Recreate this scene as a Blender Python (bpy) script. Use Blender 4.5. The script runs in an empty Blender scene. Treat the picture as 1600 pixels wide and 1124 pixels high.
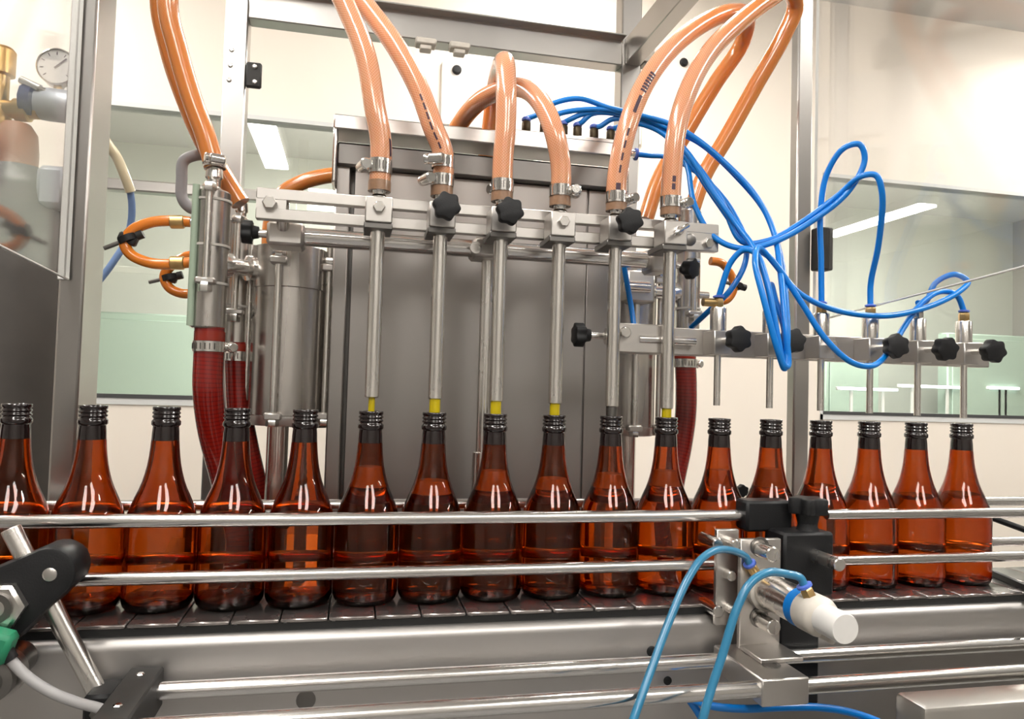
import bpy, bmesh, math, random
from mathutils import Vector, Matrix
random.seed(7)
sc = bpy.context.scene
COL = sc.collection

# ---------------------------------------------------------------- camera
FPX = 1150.0
CAM = Vector((-.2452, -.8773, .2491))
YAW, PITCH, ROLL = .2129, .0391, .0287
FWD = Vector((math.sin(YAW)*math.cos(PITCH), math.cos(YAW)*math.cos(PITCH), math.sin(PITCH)))
_r = Vector((math.cos(YAW), -math.sin(YAW), 0)); _u = _r.cross(FWD)
RGT = math.cos(ROLL)*_r + math.sin(ROLL)*_u
UPV = -math.sin(ROLL)*_r + math.cos(ROLL)*_u
cd = bpy.data.cameras.new('camera'); co = bpy.data.objects.new('camera', cd); COL.objects.link(co)
cd.sensor_width = 36.0; cd.lens = FPX/1600*36.0; cd.clip_start = .02
M3 = Matrix((RGT, UPV, -FWD)).transposed()
co.matrix_world = Matrix.Translation(CAM) @ M3.to_4x4()
sc.camera = co

# ---------------------------------------------------------------- world, exposure
w = bpy.data.worlds.new('world'); sc.world = w; w.use_nodes = True
w.node_tree.nodes['Background'].inputs[0].default_value = (.9, .95, 1, 1)
w.node_tree.nodes['Background'].inputs[1].default_value = .3
vs = sc.view_settings
vs.view_transform = 'Standard'; vs.look = 'None'; vs.gamma = 1; vs.use_curve_mapping = False
vs.exposure = 0.0
LAMP = 46.0            # emission of every ceiling fluorescent diffuser
cy = sc.cycles
cy.use_denoising = True
cy.max_bounces = 14; cy.transmission_bounces = 12; cy.glossy_bounces = 5; cy.diffuse_bounces = 4; cy.transparent_max_bounces = 12
cy.sample_clamp_indirect = 6
cy.caustics_reflective = False

# ---------------------------------------------------------------- pixel -> world
def ray(x, y): return FWD + RGT*((x-800)/FPX) + UPV*((562-y)/FPX)
def pt(x, y, Y):
    d = ray(x, y); return CAM + d*((Y-CAM.y)/d.y)
def pz(x, y, Z):
    d = ray(x, y); return CAM + d*((Z-CAM.z)/d.z)

# ---------------------------------------------------------------- materials
def new_mat(name):
    m = bpy.data.materials.new(name); m.use_nodes = True
    return m, m.node_tree, m.node_tree.nodes['Principled BSDF']
def mat(name, col, rough=.5, metal=0, coat=0, noise=0, nscale=20, spec=.5, bump=0, bscale=200, stretch=None, sheen=0, rvar=0):
    m, nt, b = new_mat(name)
    b.inputs['Base Color'].default_value = (*col, 1); b.inputs['Roughness'].default_value = rough
    b.inputs['Metallic'].default_value = metal; b.inputs['Coat Weight'].default_value = coat
    b.inputs['Coat Roughness'].default_value = .08
    b.inputs['Specular IOR Level'].default_value = spec
    if noise or bump or rvar:
        tc = nt.nodes.new('ShaderNodeTexCoord'); mp = nt.nodes.new('ShaderNodeMapping')
        mp.inputs['Scale'].default_value = stretch or (1, 1, 1)
        nt.links.new(tc.outputs['Object'], mp.inputs['Vector'])
        nz = nt.nodes.new('ShaderNodeTexNoise'); nz.inputs['Scale'].default_value = nscale; nz.inputs['Detail'].default_value = 5
        nt.links.new(mp.outputs['Vector'], nz.inputs['Vector'])
        if noise:
            mx = nt.nodes.new('ShaderNodeMix'); mx.data_type = 'RGBA'
            mx.inputs['A'].default_value = (*[c*(1-noise) for c in col], 1)
            mx.inputs['B'].default_value = (*[min(1, c*(1+noise)) for c in col], 1)
            nt.links.new(nz.outputs['Fac'], mx.inputs['Factor']); nt.links.new(mx.outputs['Result'], b.inputs['Base Color'])
        if rvar:
            mr = nt.nodes.new('ShaderNodeMapRange'); mr.inputs['To Min'].default_value = max(.02, rough-rvar); mr.inputs['To Max'].default_value = rough+rvar
            mr.inputs['From Min'].default_value = .3; mr.inputs['From Max'].default_value = .7
            nt.links.new(nz.outputs['Fac'], mr.inputs['Value']); nt.links.new(mr.outputs['Result'], b.inputs['Roughness'])
        if bump:
            n2 = nt.nodes.new('ShaderNodeTexNoise'); n2.inputs['Scale'].default_value = bscale; n2.inputs['Detail'].default_value = 3
            nt.links.new(mp.outputs['Vector'], n2.inputs['Vector'])
            bp = nt.nodes.new('ShaderNodeBump'); bp.inputs['Strength'].default_value = bump; bp.inputs['Distance'].default_value = .001
            nt.links.new(n2.outputs['Fac'], bp.inputs['Height']); nt.links.new(bp.outputs['Normal'], b.inputs['Normal'])
    return m
def glass(name, col, ior=1.5, rough=.0):
    m, nt, b = new_mat(name)
    b.inputs['Base Color'].default_value = (*col, 1); b.inputs['Transmission Weight'].default_value = 1
    b.inputs['IOR'].default_value = ior; b.inputs['Roughness'].default_value = rough
    return m
def vol_glass(name, sigma, ior=1.5):
    # coloured glass: clear surface, colour from absorption along the path inside the wall
    m, nt, b = new_mat(name)
    b.inputs['Base Color'].default_value = (1, 1, 1, 1); b.inputs['Transmission Weight'].default_value = 1
    b.inputs['IOR'].default_value = ior; b.inputs['Roughness'].default_value = 0
    d = max(sigma)*1.02
    va = nt.nodes.new('ShaderNodeVolumeAbsorption'); va.inputs['Density'].default_value = d
    va.inputs['Color'].default_value = (*[1-x/d for x in sigma], 1)
    out = [n for n in nt.nodes if n.type == 'OUTPUT_MATERIAL'][0]
    nt.links.new(va.outputs[0], out.inputs['Volume'])
    return m
def pane_glass(name, tint, refl=1.0, rough=.0, f0=.045):
    # clear sheet: fresnel mix of a straight-through tint and a mirror reflection
    m = bpy.data.materials.new(name); m.use_nodes = True; nt = m.node_tree
    for n in list(nt.nodes):
        if n.type != 'OUTPUT_MATERIAL': nt.nodes.remove(n)
    out = [n for n in nt.nodes if n.type == 'OUTPUT_MATERIAL'][0]
    tr = nt.nodes.new('ShaderNodeBsdfTransparent'); tr.inputs[0].default_value = (*tint, 1)
    gl = nt.nodes.new('ShaderNodeBsdfGlossy'); gl.inputs['Roughness'].default_value = rough
    gl.inputs['Color'].default_value = (refl, refl, refl, 1)
    lw = nt.nodes.new('ShaderNodeLayerWeight'); lw.inputs['Blend'].default_value = .5      # facing = 1 - cos, the same from both sides
    pw_ = nt.nodes.new('ShaderNodeMath'); pw_.operation = 'POWER'; pw_.inputs[1].default_value = 5; nt.links.new(lw.outputs['Facing'], pw_.inputs[0])
    fr = nt.nodes.new('ShaderNodeMath'); fr.operation = 'MULTIPLY_ADD'; fr.inputs[1].default_value = 1-f0; fr.inputs[2].default_value = f0
    nt.links.new(pw_.outputs[0], fr.inputs[0])
    mx = nt.nodes.new('ShaderNodeMixShader')
    nt.links.new(fr.outputs[0], mx.inputs[0]); nt.links.new(tr.outputs[0], mx.inputs[1]); nt.links.new(gl.outputs[0], mx.inputs[2])
    nt.links.new(mx.outputs[0], out.inputs['Surface'])
    return m
def emit(name, col, s):
    m, nt, b = new_mat(name)
    b.inputs['Base Color'].default_value = (*col, 1)
    b.inputs['Emission Color'].default_value = (*col, 1); b.inputs['Emission Strength'].default_value = s
    return m
def braided(name, c1, c2, turns=22, pitch=270, rough=.22, a=None, b_=None):
    # clear reinforced hose: crossed yarn lines laid over the liquid colour, by hose UV
    m, nt, b = new_mat(name)
    uv = nt.nodes.new('ShaderNodeUVMap'); sp = nt.nodes.new('ShaderNodeSeparateXYZ')
    nt.links.new(uv.outputs[0], sp.inputs[0])
    def math_(op, a, c):
        n = nt.nodes.new('ShaderNodeMath'); n.operation = op
        for i, v in enumerate((a, c)):
            if v is None: continue
            if isinstance(v, (int, float)): n.inputs[i].default_value = v
            else: nt.links.new(v, n.inputs[i])
        return n.outputs[0]
    u = math_('MULTIPLY', sp.outputs[0], turns); v = math_('MULTIPLY', sp.outputs[1], pitch)
    lines = []
    for s in ('ADD', 'SUBTRACT'):
        f = math_('FRACT', math_(s, u, v), None); g = math_('ABSOLUTE', math_('SUBTRACT', f, .5), None)
        lines.append(math_('GREATER_THAN', g, .36))
    mx0 = math_('MAXIMUM', lines[0], lines[1])
    mx = nt.nodes.new('ShaderNodeMix'); mx.data_type = 'RGBA'
    mx.inputs['A'].default_value = (*c1, 1); mx.inputs['B'].default_value = (*c2, 1)
    nt.links.new(mx0, mx.inputs['Factor']); res = mx.outputs['Result']
    if a is not None:       # towards the pump the hose is the plain, deeper orange kind
        mr = nt.nodes.new('ShaderNodeMapRange'); mr.inputs['From Min'].default_value = a; mr.inputs['From Max'].default_value = b_
        nt.links.new(sp.outputs[1], mr.inputs['Value'])
        m2 = nt.nodes.new('ShaderNodeMix'); m2.data_type = 'RGBA'; m2.inputs['B'].default_value = (.74, .25, .055, 1)
        nt.links.new(mr.outputs['Result'], m2.inputs['Factor']); nt.links.new(res, m2.inputs['A']); res = m2.outputs['Result']
    nt.links.new(res, b.inputs['Base Color'])
    b.inputs['Roughness'].default_value = rough; b.inputs['Coat Weight'].default_value = .8; b.inputs['Coat Roughness'].default_value = .1
    b.inputs['Subsurface Weight'].default_value = .35; b.inputs['Subsurface Radius'].default_value = (1, .5, .25); b.inputs['Subsurface Scale'].default_value = .008
    return m
def spiral(name, c1, c2, pitch=120):
    m, nt, b = new_mat(name)
    uv = nt.nodes.new('ShaderNodeUVMap'); sp = nt.nodes.new('ShaderNodeSeparateXYZ'); nt.links.new(uv.outputs[0], sp.inputs[0])
    n = nt.nodes.new('ShaderNodeMath'); n.operation = 'MULTIPLY_ADD'; n.inputs[1].default_value = pitch
    nt.links.new(sp.outputs[1], n.inputs[0]); nt.links.new(sp.outputs[0], n.inputs[2])
    f = nt.nodes.new('ShaderNodeMath'); f.operation = 'FRACT'; nt.links.new(n.outputs[0], f.inputs[0])
    g = nt.nodes.new('ShaderNodeMath'); g.operation = 'GREATER_THAN'; g.inputs[1].default_value = .7; nt.links.new(f.outputs[0], g.inputs[0])
    mx = nt.nodes.new('ShaderNodeMix'); mx.data_type = 'RGBA'; mx.inputs['A'].default_value = (*c1, 1); mx.inputs['B'].default_value = (*c2, 1)
    nt.links.new(g.outputs[0], mx.inputs['Factor']); nt.links.new(mx.outputs['Result'], b.inputs['Base Color'])
    b.inputs['Roughness'].default_value = .2; b.inputs['Coat Weight'].default_value = .5
    return m

M = dict(
    steel=mat('brushed_steel', (.56, .53, .50), .24, 1, noise=.07, nscale=6, rvar=.06, bump=.06, bscale=260, stretch=(1, 1, .06)),
    steel_h=mat('brushed_steel_lengthwise', (.60, .575, .55), .33, 1, noise=.06, nscale=7, rvar=.05, bump=.06, bscale=260, stretch=(.05, 1, 1)),
    sheet=mat('dull_steel_sheet', (.35, .328, .31), .40, 1, noise=.10, nscale=5, rvar=.07, bump=.04, bscale=300, stretch=(1, 1, .15)),
    panelsteel=mat('conveyor_steel', (.50, .48, .465), .44, 1, noise=.08, nscale=5, rvar=.06, bump=.04, bscale=250, stretch=(.3, 1, 1)),
    rod=mat('polished_rod', (.74, .72, .70), .2, 1, noise=.05, nscale=12, rvar=.06, stretch=(.2, 1, 1)),
    tube=mat('satin_tube', (.80, .77, .73), .26, 1, noise=.06, nscale=30, rvar=.06, stretch=(1, 1, .2)),
    chrome=mat('bright_clamp_steel', (.80, .78, .75), .18, 1),
    block=mat('machined_block', (.60, .57, .54), .38, 1, noise=.06, nscale=40, bump=.03, bscale=500),
    darksteel=mat('dark_steel', (.20, .19, .18), .4, 1, noise=.1, nscale=20),
    frame=mat('frame_steel', (.47, .45, .43), .33, 1, noise=.1, nscale=6, rvar=.06, stretch=(1, 1, .1)),
    black=mat('black_plastic', (.010, .010, .011), .5, spec=.35, noise=.3, nscale=60, bump=.15, bscale=600),
    grayplastic=mat('charcoal_plastic', (.035, .033, .031), .55, spec=.35, noise=.2, nscale=60),
    rubber=mat('black_strip', (.012, .012, .012), .5),
    blue=mat('blue_polyurethane', (.001, .22, .74), .3, coat=.1),
    bluedull=mat('steel_blue_polyurethane', (.03, .20, .36), .3, coat=.3),
    bluering=mat('blue_release_ring', (.10, .18, .65), .4),
    bluetape=mat('bright_blue_tape', (.0, .22, .72), .5),
    brass=mat('brass', (.62, .42, .18), .32, 1, noise=.15, nscale=90),
    bronze=mat('dark_fitting', (.07, .05, .025), .45, .6),
    hose=braided('braided_hose', (.66, .27, .13), (.76, .41, .25), a=.24, b_=.36),
    hose_long=braided('braided_hose_long', (.66, .27, .13), (.76, .41, .25), a=.55, b_=.75),
    cufftan=mat('tan_hose_end', (.30, .17, .10), .35, coat=.4, noise=.3, nscale=200),
    orange=braided('clear_orange_hose', (.74, .25, .05), (.78, .29, .07), rough=.2),
    oranges=mat('bright_orange_hose', (.90, .25, .02), .22, coat=.5),
    red=spiral('red_spiral_hose', (.26, .009, .005), (.18, .006, .004), 190),
    redcuff=mat('red_hose_cuff', (.30, .02, .008), .2, coat=.5),  # cuffs a little brighter red than the spiral hose
    yellow=mat('yellow_tip', (.55, .42, .0), .3, coat=.3),
    white=mat('white_plastic', (.78, .76, .73), .45, noise=.06, nscale=50),
    dirtywhite=mat('stained_white_plastic', (.66, .61, .54), .5, noise=.25, nscale=45),
    cord=mat('pale_cord', (.62, .58, .53), .6),
    graycable=mat('grey_cable', (.36, .35, .35), .5),
    green=mat('green_connector', (.02, .22, .11), .45),
    greyhose=mat('grey_handle_rubber', (.33, .32, .33), .55),
    printink=mat('purple_black_print', (.05, .02, .04), .5),
    slat=mat('chain_plate', (.30, .27, .26), .22, .85, noise=.15, nscale=30, rvar=.08),
    amber=vol_glass('amber_glass', (170, 500, 1000)),
    amberdark=mat('thick_dark_amber_glass', (.011, .0055, .0055), .07, coat=.6),
    foam=mat('cream_foam', (.85, .78, .62), .7, noise=.1, nscale=400),
    liquid=glass('pale_amber_liquid', (.96, .80, .58), 1.34),
    wall=mat('cream_wall', (.93, .84, .735), .5, noise=.015, nscale=3),
    ceil=mat('white_ceiling', (.85, .84, .82), .8, noise=.01, nscale=3),
    floor=mat('grey_floor', (.20, .195, .19), .45, noise=.1, nscale=2),
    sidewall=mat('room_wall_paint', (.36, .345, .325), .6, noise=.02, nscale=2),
    winframe=mat('window_frame_white', (.70, .70, .68), .5),
    gasket=mat('dark_gasket', (.06, .06, .06), .6),
    beyond=mat('greygreen_room_wall', (.58, .60, .55), .7, noise=.08, nscale=2),
    beyondgreen=mat('green_partition', (.37, .47, .40), .6, noise=.06, nscale=2),
    beyondgrey=mat('grey_blue_cabinet', (.42, .48, .50), .6),
    pane=pane_glass('window_pane', (.93, .95, .935), 1.0, f0=.07),
    acryl=pane_glass('acrylic_sheet', (.965, .965, .96), .7, .07, f0=.03),
    acryledge=mat('acrylic_edge', (.95, .94, .90), .3),
    gasgrey=mat('dark_grey_cylinder_paint', (.06, .052, .045), .6, noise=.25, nscale=18, bump=.1, bscale=120),
    gasbrown=mat('brown_cylinder_neck', (.36, .16, .09), .5, noise=.2, nscale=30),
    paleblue=mat('grey_regulator_body', (.42, .44, .48), .4, .4),
    navy=mat('navy_valve_handle', (.02, .03, .12), .4),
    dial=mat('gauge_face', (.80, .78, .74), .4),
    clearhose=mat('yellowed_clear_hose', (.62, .54, .36), .35, coat=.4),
    bluehose2=mat('muted_blue_hose', (.18, .28, .50), .4),
    tray=mat('tray_steel', (.50, .48, .45), .36, 1, noise=.08, nscale=5, rvar=.06),
    panelwhite=mat('white_panel', (.88, .82, .75), .4),
)

# ---------------------------------------------------------------- mesh builder
class G:
    def __init__(s): s.b = bmesh.new(); s.uv = s.b.loops.layers.uv.new('UVMap')
    def box(s, lo, hi, bev=0, seg=1, rot=None, about=None):
        lo, hi = Vector(lo), Vector(hi); c = (lo+hi)/2; d = hi-lo
        r = bmesh.ops.create_cube(s.b, size=1, matrix=Matrix.Translation(c) @ Matrix.Diagonal((abs(d.x), abs(d.y), abs(d.z), 1)))
        vs_ = r['verts']
        if bev:
            es = list({e for v in vs_ for e in v.link_edges})
            rr = bmesh.ops.bevel(s.b, geom=es, offset=bev, segments=seg, affect='EDGES', profile=.5)
            vs_ = list({v for f in rr['faces'] for v in f.verts} | {v for v in vs_ if v.is_valid})
        if rot is not None:
            a = Vector(about) if about is not None else c
            for v in vs_: v.co = rot @ (v.co-a) + a
        return s
    def lathe(s, o, ax, prof, seg=24, cap=True, ang0=0):
        o, ax = Vector(o), Vector(ax).normalized()
        t = Vector((1, 0, 0)) if abs(ax.x) < .8 else Vector((0, 1, 0))
        e1 = (t - ax*t.dot(ax)).normalized(); e2 = ax.cross(e1)
        rings = []
        for r, h in prof:
            if r < 1e-6: rings.append([s.b.verts.new(o+ax*h)])
            else: rings.append([s.b.verts.new(o+ax*h+(e1*math.cos(ang0+2*math.pi*i/seg)+e2*math.sin(ang0+2*math.pi*i/seg))*r) for i in range(seg)])
        for A, B in zip(rings, rings[1:]):
            if len(A) == 1 and len(B) == 1: continue
            for i in range(seg):
                j = (i+1) % seg
                if len(A) == 1: s.b.faces.new((A[0], B[j], B[i]))
                elif len(B) == 1: s.b.faces.new((A[i], A[j], B[0]))
                else: s.b.faces.new((A[i], A[j], B[j], B[i]))
        if cap:
            if len(rings[0]) > 1: s.b.faces.new(list(reversed(rings[0])))
            if len(rings[-1]) > 1: s.b.faces.new(rings[-1])
        return s
    def cyl(s, p0, p1, r, r1=None, seg=20, bev=0):
        p0, p1 = Vector(p0), Vector(p1); h = (p1-p0).length; r1 = r if r1 is None else r1
        pr = [(r, 0), (r1, h)] if not bev else [(r-bev, 0), (r, bev), (r1, h-bev), (r1-bev, h)]
        return s.lathe(p0, p1-p0, pr, seg)
    def ring(s, o, ax, r0, r1, h, seg=28, bev=0):
        return s.lathe(o, ax, [(r0, 0), (r1, 0), (r1, h), (r0, h), (r0, 0)], seg, cap=False)
    def hexa(s, c, ax, r, h):
        return s.lathe(c, ax, [(r*.93, 0), (r, h*.12), (r, h*.8), (r*.85, h)], 6)
    def tube(s, pts, r, seg=16, res=10, cap=True, raw=False):
        P = [Vector(p) for p in pts]
        path = P if raw else catmull(P, res)
        n = len(path); T = [(path[min(i+1, n-1)]-path[max(i-1, 0)]).normalized() for i in range(n)]
        t0 = T[0]; a = Vector((0, 1, 0)) if abs(t0.y) < .9 else Vector((1, 0, 0))
        N = (a - t0*a.dot(t0)).normalized(); L = 0; prev = None; rings = []
        for i in range(n):
            if i:
                ax = T[i-1].cross(T[i])
                if ax.length > 1e-8: N = Matrix.Rotation(T[i-1].angle(T[i]), 3, ax.normalized()) @ N
                N = (N - T[i]*N.dot(T[i])).normalized(); L += (path[i]-path[i-1]).length
            Bn = T[i].cross(N); rr = r(i/(n-1)) if callable(r) else r
            rings.append(([s.b.verts.new(path[i]+(N*math.cos(2*math.pi*k/seg)+Bn*math.sin(2*math.pi*k/seg))*rr) for k in range(seg)], L))
        for (A, la), (B, lb) in zip(rings, rings[1:]):
            for k in range(seg):
                j = (k+1) % seg; f = s.b.faces.new((A[k], A[j], B[j], B[k]))
                for lp, uvv in zip(f.loops, ((k/seg, la), ((k+1)/seg, la), ((k+1)/seg, lb), (k/seg, lb))): lp[s.uv].uv = uvv
        if cap:
            s.b.faces.new(list(reversed(rings[0][0]))); s.b.faces.new(rings[-1][0])
        return s
    def prism(s, poly, o, u, v, n, th, bev=0):
        o, u, v, n = Vector(o), Vector(u), Vector(v), Vector(n)
        A = [s.b.verts.new(o+u*x+v*y) for x, y in poly]; B = [s.b.verts.new(o+u*x+v*y+n*th) for x, y in poly]
        fs = [s.b.faces.new(list(reversed(A))), s.b.faces.new(B)]
        k = len(A)
        for i in range(k): fs.append(s.b.faces.new((A[i], A[(i+1) % k], B[(i+1) % k], B[i])))
        bmesh.ops.recalc_face_normals(s.b, faces=fs)
        if bev:
            es = list({e for f in fs[:2] for e in f.edges})
            bmesh.ops.bevel(s.b, geom=es, offset=bev, segments=2, affect='EDGES', profile=.5)
        return s
    def knob(s, c, n, r, th, lobes=6, ang=0, amp=.085):
        # star grip: lobed disc with a short boss; n points to its face
        n = Vector(n).normalized(); t = Vector((0, 0, 1)) if abs(n.z) < .8 else Vector((1, 0, 0))
        u = (t - n*t.dot(n)).normalized(); v = n.cross(u); poly = []
        for i in range(48):
            a = 2*math.pi*i/48
            q = r*(1-amp+amp*math.cos(lobes*a)); poly.append((q*math.cos(a+ang), q*math.sin(a+ang)))
        c = Vector(c)
        s.prism(poly, c, u, v, n, th, bev=th*.14)
        s.cyl(c-n*th*.55, c+n*.001, r*.5, r*.62, 16)
        return s
    def loop(s, o, u, v, r, poly): pass
def catmull(P, res):
    if len(P) < 3: return P
    Q = [P[0]*2-P[1]] + P + [P[-1]*2-P[-2]]; out = []
    for i in range(1, len(Q)-2):
        p0, p1, p2, p3 = Q[i-1:i+3]
        t0 = 0; t1 = t0+max((p1-p0).length, 1e-6)**.5; t2 = t1+max((p2-p1).length, 1e-6)**.5; t3 = t2+max((p3-p2).length, 1e-6)**.5
        for k in range(res):
            t = t1+(t2-t1)*k/res
            a1 = p0*((t1-t)/(t1-t0))+p1*((t-t0)/(t1-t0)); a2 = p1*((t2-t)/(t2-t1))+p2*((t-t1)/(t2-t1)); a3 = p2*((t3-t)/(t3-t2))+p3*((t-t2)/(t3-t2))
            b1 = a1*((t2-t)/(t2-t0))+a2*((t-t0)/(t2-t0)); b2 = a2*((t3-t)/(t3-t1))+a3*((t-t1)/(t3-t1))
            out.append(b1*((t2-t)/(t2-t1))+b2*((t-t1)/(t2-t1)))
    out.append(P[-1]); return out

ORG = {}
def make(name, g, m, origin, angle=38):
    me = bpy.data.meshes.new(name)
    bmesh.ops.recalc_face_normals(g.b, faces=g.b.faces[:])
    bmesh.ops.translate(g.b, verts=g.b.verts[:], vec=-origin)
    g.b.to_mesh(me); g.b.free()
    me.polygons.foreach_set('use_smooth', [True]*len(me.polygons))
    me.set_sharp_from_angle(angle=math.radians(angle))
    me.materials.append(M[m])
    o = bpy.data.objects.new(name, me); COL.objects.link(o); return o
def part(name, g, m, parent, label=None, kind=None, angle=38):
    og = ORG[parent]; o = make(name, g, m, og, angle); o.parent = parent; ORG[o] = og
    if label: o['label'] = label
    if kind: o['kind'] = kind
    return o
def thing(name, label, cat, loc, group=None):
    o = bpy.data.objects.new(name, None); COL.objects.link(o); o.empty_display_size = .02
    o.location = loc; o['label'] = label; o['category'] = cat
    if group: o['group'] = group
    ORG[o] = Vector(loc); return o
def single(name, g, m, label, cat, group=None, kind=None, angle=38):
    g.b.verts.ensure_lookup_table(); cs = [v.co for v in g.b.verts]
    og = Vector(((min(c.x for c in cs)+max(c.x for c in cs))/2, (min(c.y for c in cs)+max(c.y for c in cs))/2, min(c.z for c in cs)))
    o = make(name, g, m, og, angle); o.location = og; ORG[o] = og
    if label: o['label'] = label
    if cat: o['category'] = cat
    if group: o['group'] = group
    if kind: o['kind'] = kind
    return o
def struct(name, g, m, label=None): return single(name, g, m, label, None, kind='structure')
def copy_tree(o, parent=None):
    c = o.copy(); COL.objects.link(c); c.parent = parent
    for ch in list(o.children): copy_tree(ch, c)
    return c
X, Y_, Z = Vector((1, 0, 0)), Vector((0, 1, 0)), Vector((0, 0, 1))

# ================================================================ ROOM
RX0, RX1, RY0, RY1, RZ0, RZ1 = -2.6, 5.2, -3.2, 1.6, -.9, 1.78
WB, WT = .165, 1.108                                     # window sill / head height
W1 = (-1.05, pt(845, 245, RY1).x); W2 = (pt(1283, 450, RY1).x, 3.6)
struct('floor', G().box((RX0, RY0, RZ0-.05), (RX1, RY1+2.8, RZ0)), 'floor', 'grey floor of the bottling room')
struct('ceiling', G().box((RX0, RY0, RZ1), (RX1, RY1+2.8, RZ1+.05)), 'ceil', 'white ceiling of the bottling room')
g = G()
T = .08
g.box((RX0, RY1, RZ0), (RX1, RY1+T, WB)); g.box((RX0, RY1, WT), (RX1, RY1+T, RZ1))
for a, b in ((RX0, W1[0]), (W1[1], W2[0]), (W2[1], RX1)): g.box((a, RY1, WB), (b, RY1+T, WT))
struct('wall_back', g, 'wall', 'cream wall with two long windows')
struct('wall_left', G().box((RX0-.05, RY0, RZ0), (RX0, RY1+2.8, RZ1)), 'sidewall', 'plain wall beside the machine')
struct('wall_right', G().box((RX1, RY0, RZ0), (RX1+.05, RY1+2.8, RZ1)), 'sidewall', 'plain wall at the far end of the line')
struct('wall_front', G().box((RX0, RY0-.05, RZ0), (RX1, RY0, RZ1)), 'sidewall', 'plain wall behind the viewer')
for n, (a, b) in ((1, W1), (2, W2)):
    g = G(); f = .02
    g.box((a, RY1-.004, WB), (b, RY1+.05, WB+f)); g.box((a, RY1-.004, WT-f*.7), (b, RY1+.05, WT))
    g.box((a, RY1-.004, WB), (a+f*.6, RY1+.05, WT)); g.box((b-f*.6, RY1-.004, WB), (b, RY1+.05, WT))
    o = struct('window_%d' % n, g, 'winframe', 'long fixed window in the cream wall, %s' % ('behind the pumps' if n == 1 else 'right of the machine'))
    part('pane', G().box((a, RY1+.018, WB), (b, RY1+.024, WT)), 'pane', o)
    part('gasket', G().box((a+.012, RY1-.006, WB+f), (b-.012, RY1+.016, WB+f+.012)), 'gasket', o)
# the room beyond the glass
BY = RY1+2.7
struct('wall_beyond', G().box((RX0, BY, RZ0), (RX1, BY+.05, RZ1)), 'beyond', 'grey-green wall of the room beyond the windows')
tl = [('green_partition', 'green partition panel beyond the right window', 'partition', 'beyondgreen', (4.0, BY-.6, RZ0), (5.1, BY-.5, .75)),
      ('storage_cabinet', 'grey-blue cabinet standing beyond the right window', 'cabinet', 'beyondgrey', (2.45, BY-.5, RZ0), (3.0, BY-.05, .30)),
      ('storage_locker', 'tall pale locker standing beyond the right window', 'locker', 'beyondgreen', (3.1, BY-.45, RZ0), (3.55, BY-.05, .55)),
      ('green_screen', 'green screen standing beyond the left window', 'partition', 'beyondgreen', (-1.7, BY-.6, RZ0), (-.75, BY-.5, .62))]
for n, l, c, m, lo, hi in tl:
    t = thing(n, l, c, ((lo[0]+hi[0])/2, (lo[1]+hi[1])/2, lo[2]))
    part('body', G().box(lo, hi, .01), m, t)
    part('door', G().box((lo[0]+.03, lo[1]-.015, lo[2]+.08), (hi[0]-.03, lo[1], hi[2]-.04), .004), m, t)
# ceiling fluorescent lights
def lamp(x, y0, y1, label, z=1.70, s=LAMP, hw=.075):
    t = thing('fluorescent_light', label, 'ceiling light', (x, (y0+y1)/2, z), 'ceiling fluorescent lights')
    part('housing', G().box((x-hw-.025, y0, z+.02), (x+hw+.025, y1, RZ1), .008), 'ceil', t)
    M['lamp%g' % s] = M.get('lamp%g' % s) or emit('fluorescent_diffuser%g' % s, (1, .965, .91), s)
    part('diffuser', G().box((x-hw, y0+.01, z-.0), (x+hw, y1-.01, z+.022)), 'lamp%g' % s, t)
lamp(-.80, -1.10, .10, 'ceiling fluorescent light above the left end of the line')
lamp(1.55, -1.10, .10, 'ceiling fluorescent light above the middle of the line')
lamp(3.92, -1.76, -.56, 'ceiling fluorescent light above the right end of the line')
lamp(-.55, -2.8, -1.6, 'ceiling fluorescent light over the aisle at left', s=LAMP*.32, hw=.28)
lamp(.75, -2.8, -1.6, 'ceiling fluorescent light over the aisle in the middle', s=LAMP*.32, hw=.28)
lamp(.45, .35, 1.35, 'ceiling light added to brighten the cream wall, above the machine')  # this row of lamps is added to brighten the cream wall
lamp(2.6, .35, 1.35, 'ceiling light added to brighten the cream wall, at right')
lamp(-1.5, .35, 1.35, 'ceiling light added to brighten the cream wall, at left')
lamp(-.2, 2.2, 3.4, 'ceiling light added to brighten the room beyond the left window', s=190)  # both lamps beyond the glass are added to lighten that room
lamp(3.2, 2.4, 3.4, 'ceiling light added to brighten the room beyond the right window', s=190)
# wall panel with keyhole, black wall dots
a, b = pt(690, 98, RY1), pt(962, 118, RY1)
t = thing('access_panel', 'white access panel with black knob set on the cream wall', 'panel', (a.x, RY1, WT+.02))
part('plate', G().box((a.x, RY1-.012, WT+.03), (b.x+.1, RY1, a.z), .003), 'panelwhite', t)
k = pt(713, 112, RY1); part('knob', G().lathe((k.x, RY1-.012, k.z), -Y_, [(.016, 0), (.016, .006), (.012, .012), (0, .013)], 16), 'black', t)
k = pt(1068, 98, RY1); single('wall_plug', G().lathe((k.x, RY1, k.z), -Y_, [(.016, 0), (.016, .006), (.011, .012), (0, .013)], 16), 'black', 'small black plug in the cream wall', 'plug')

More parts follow.
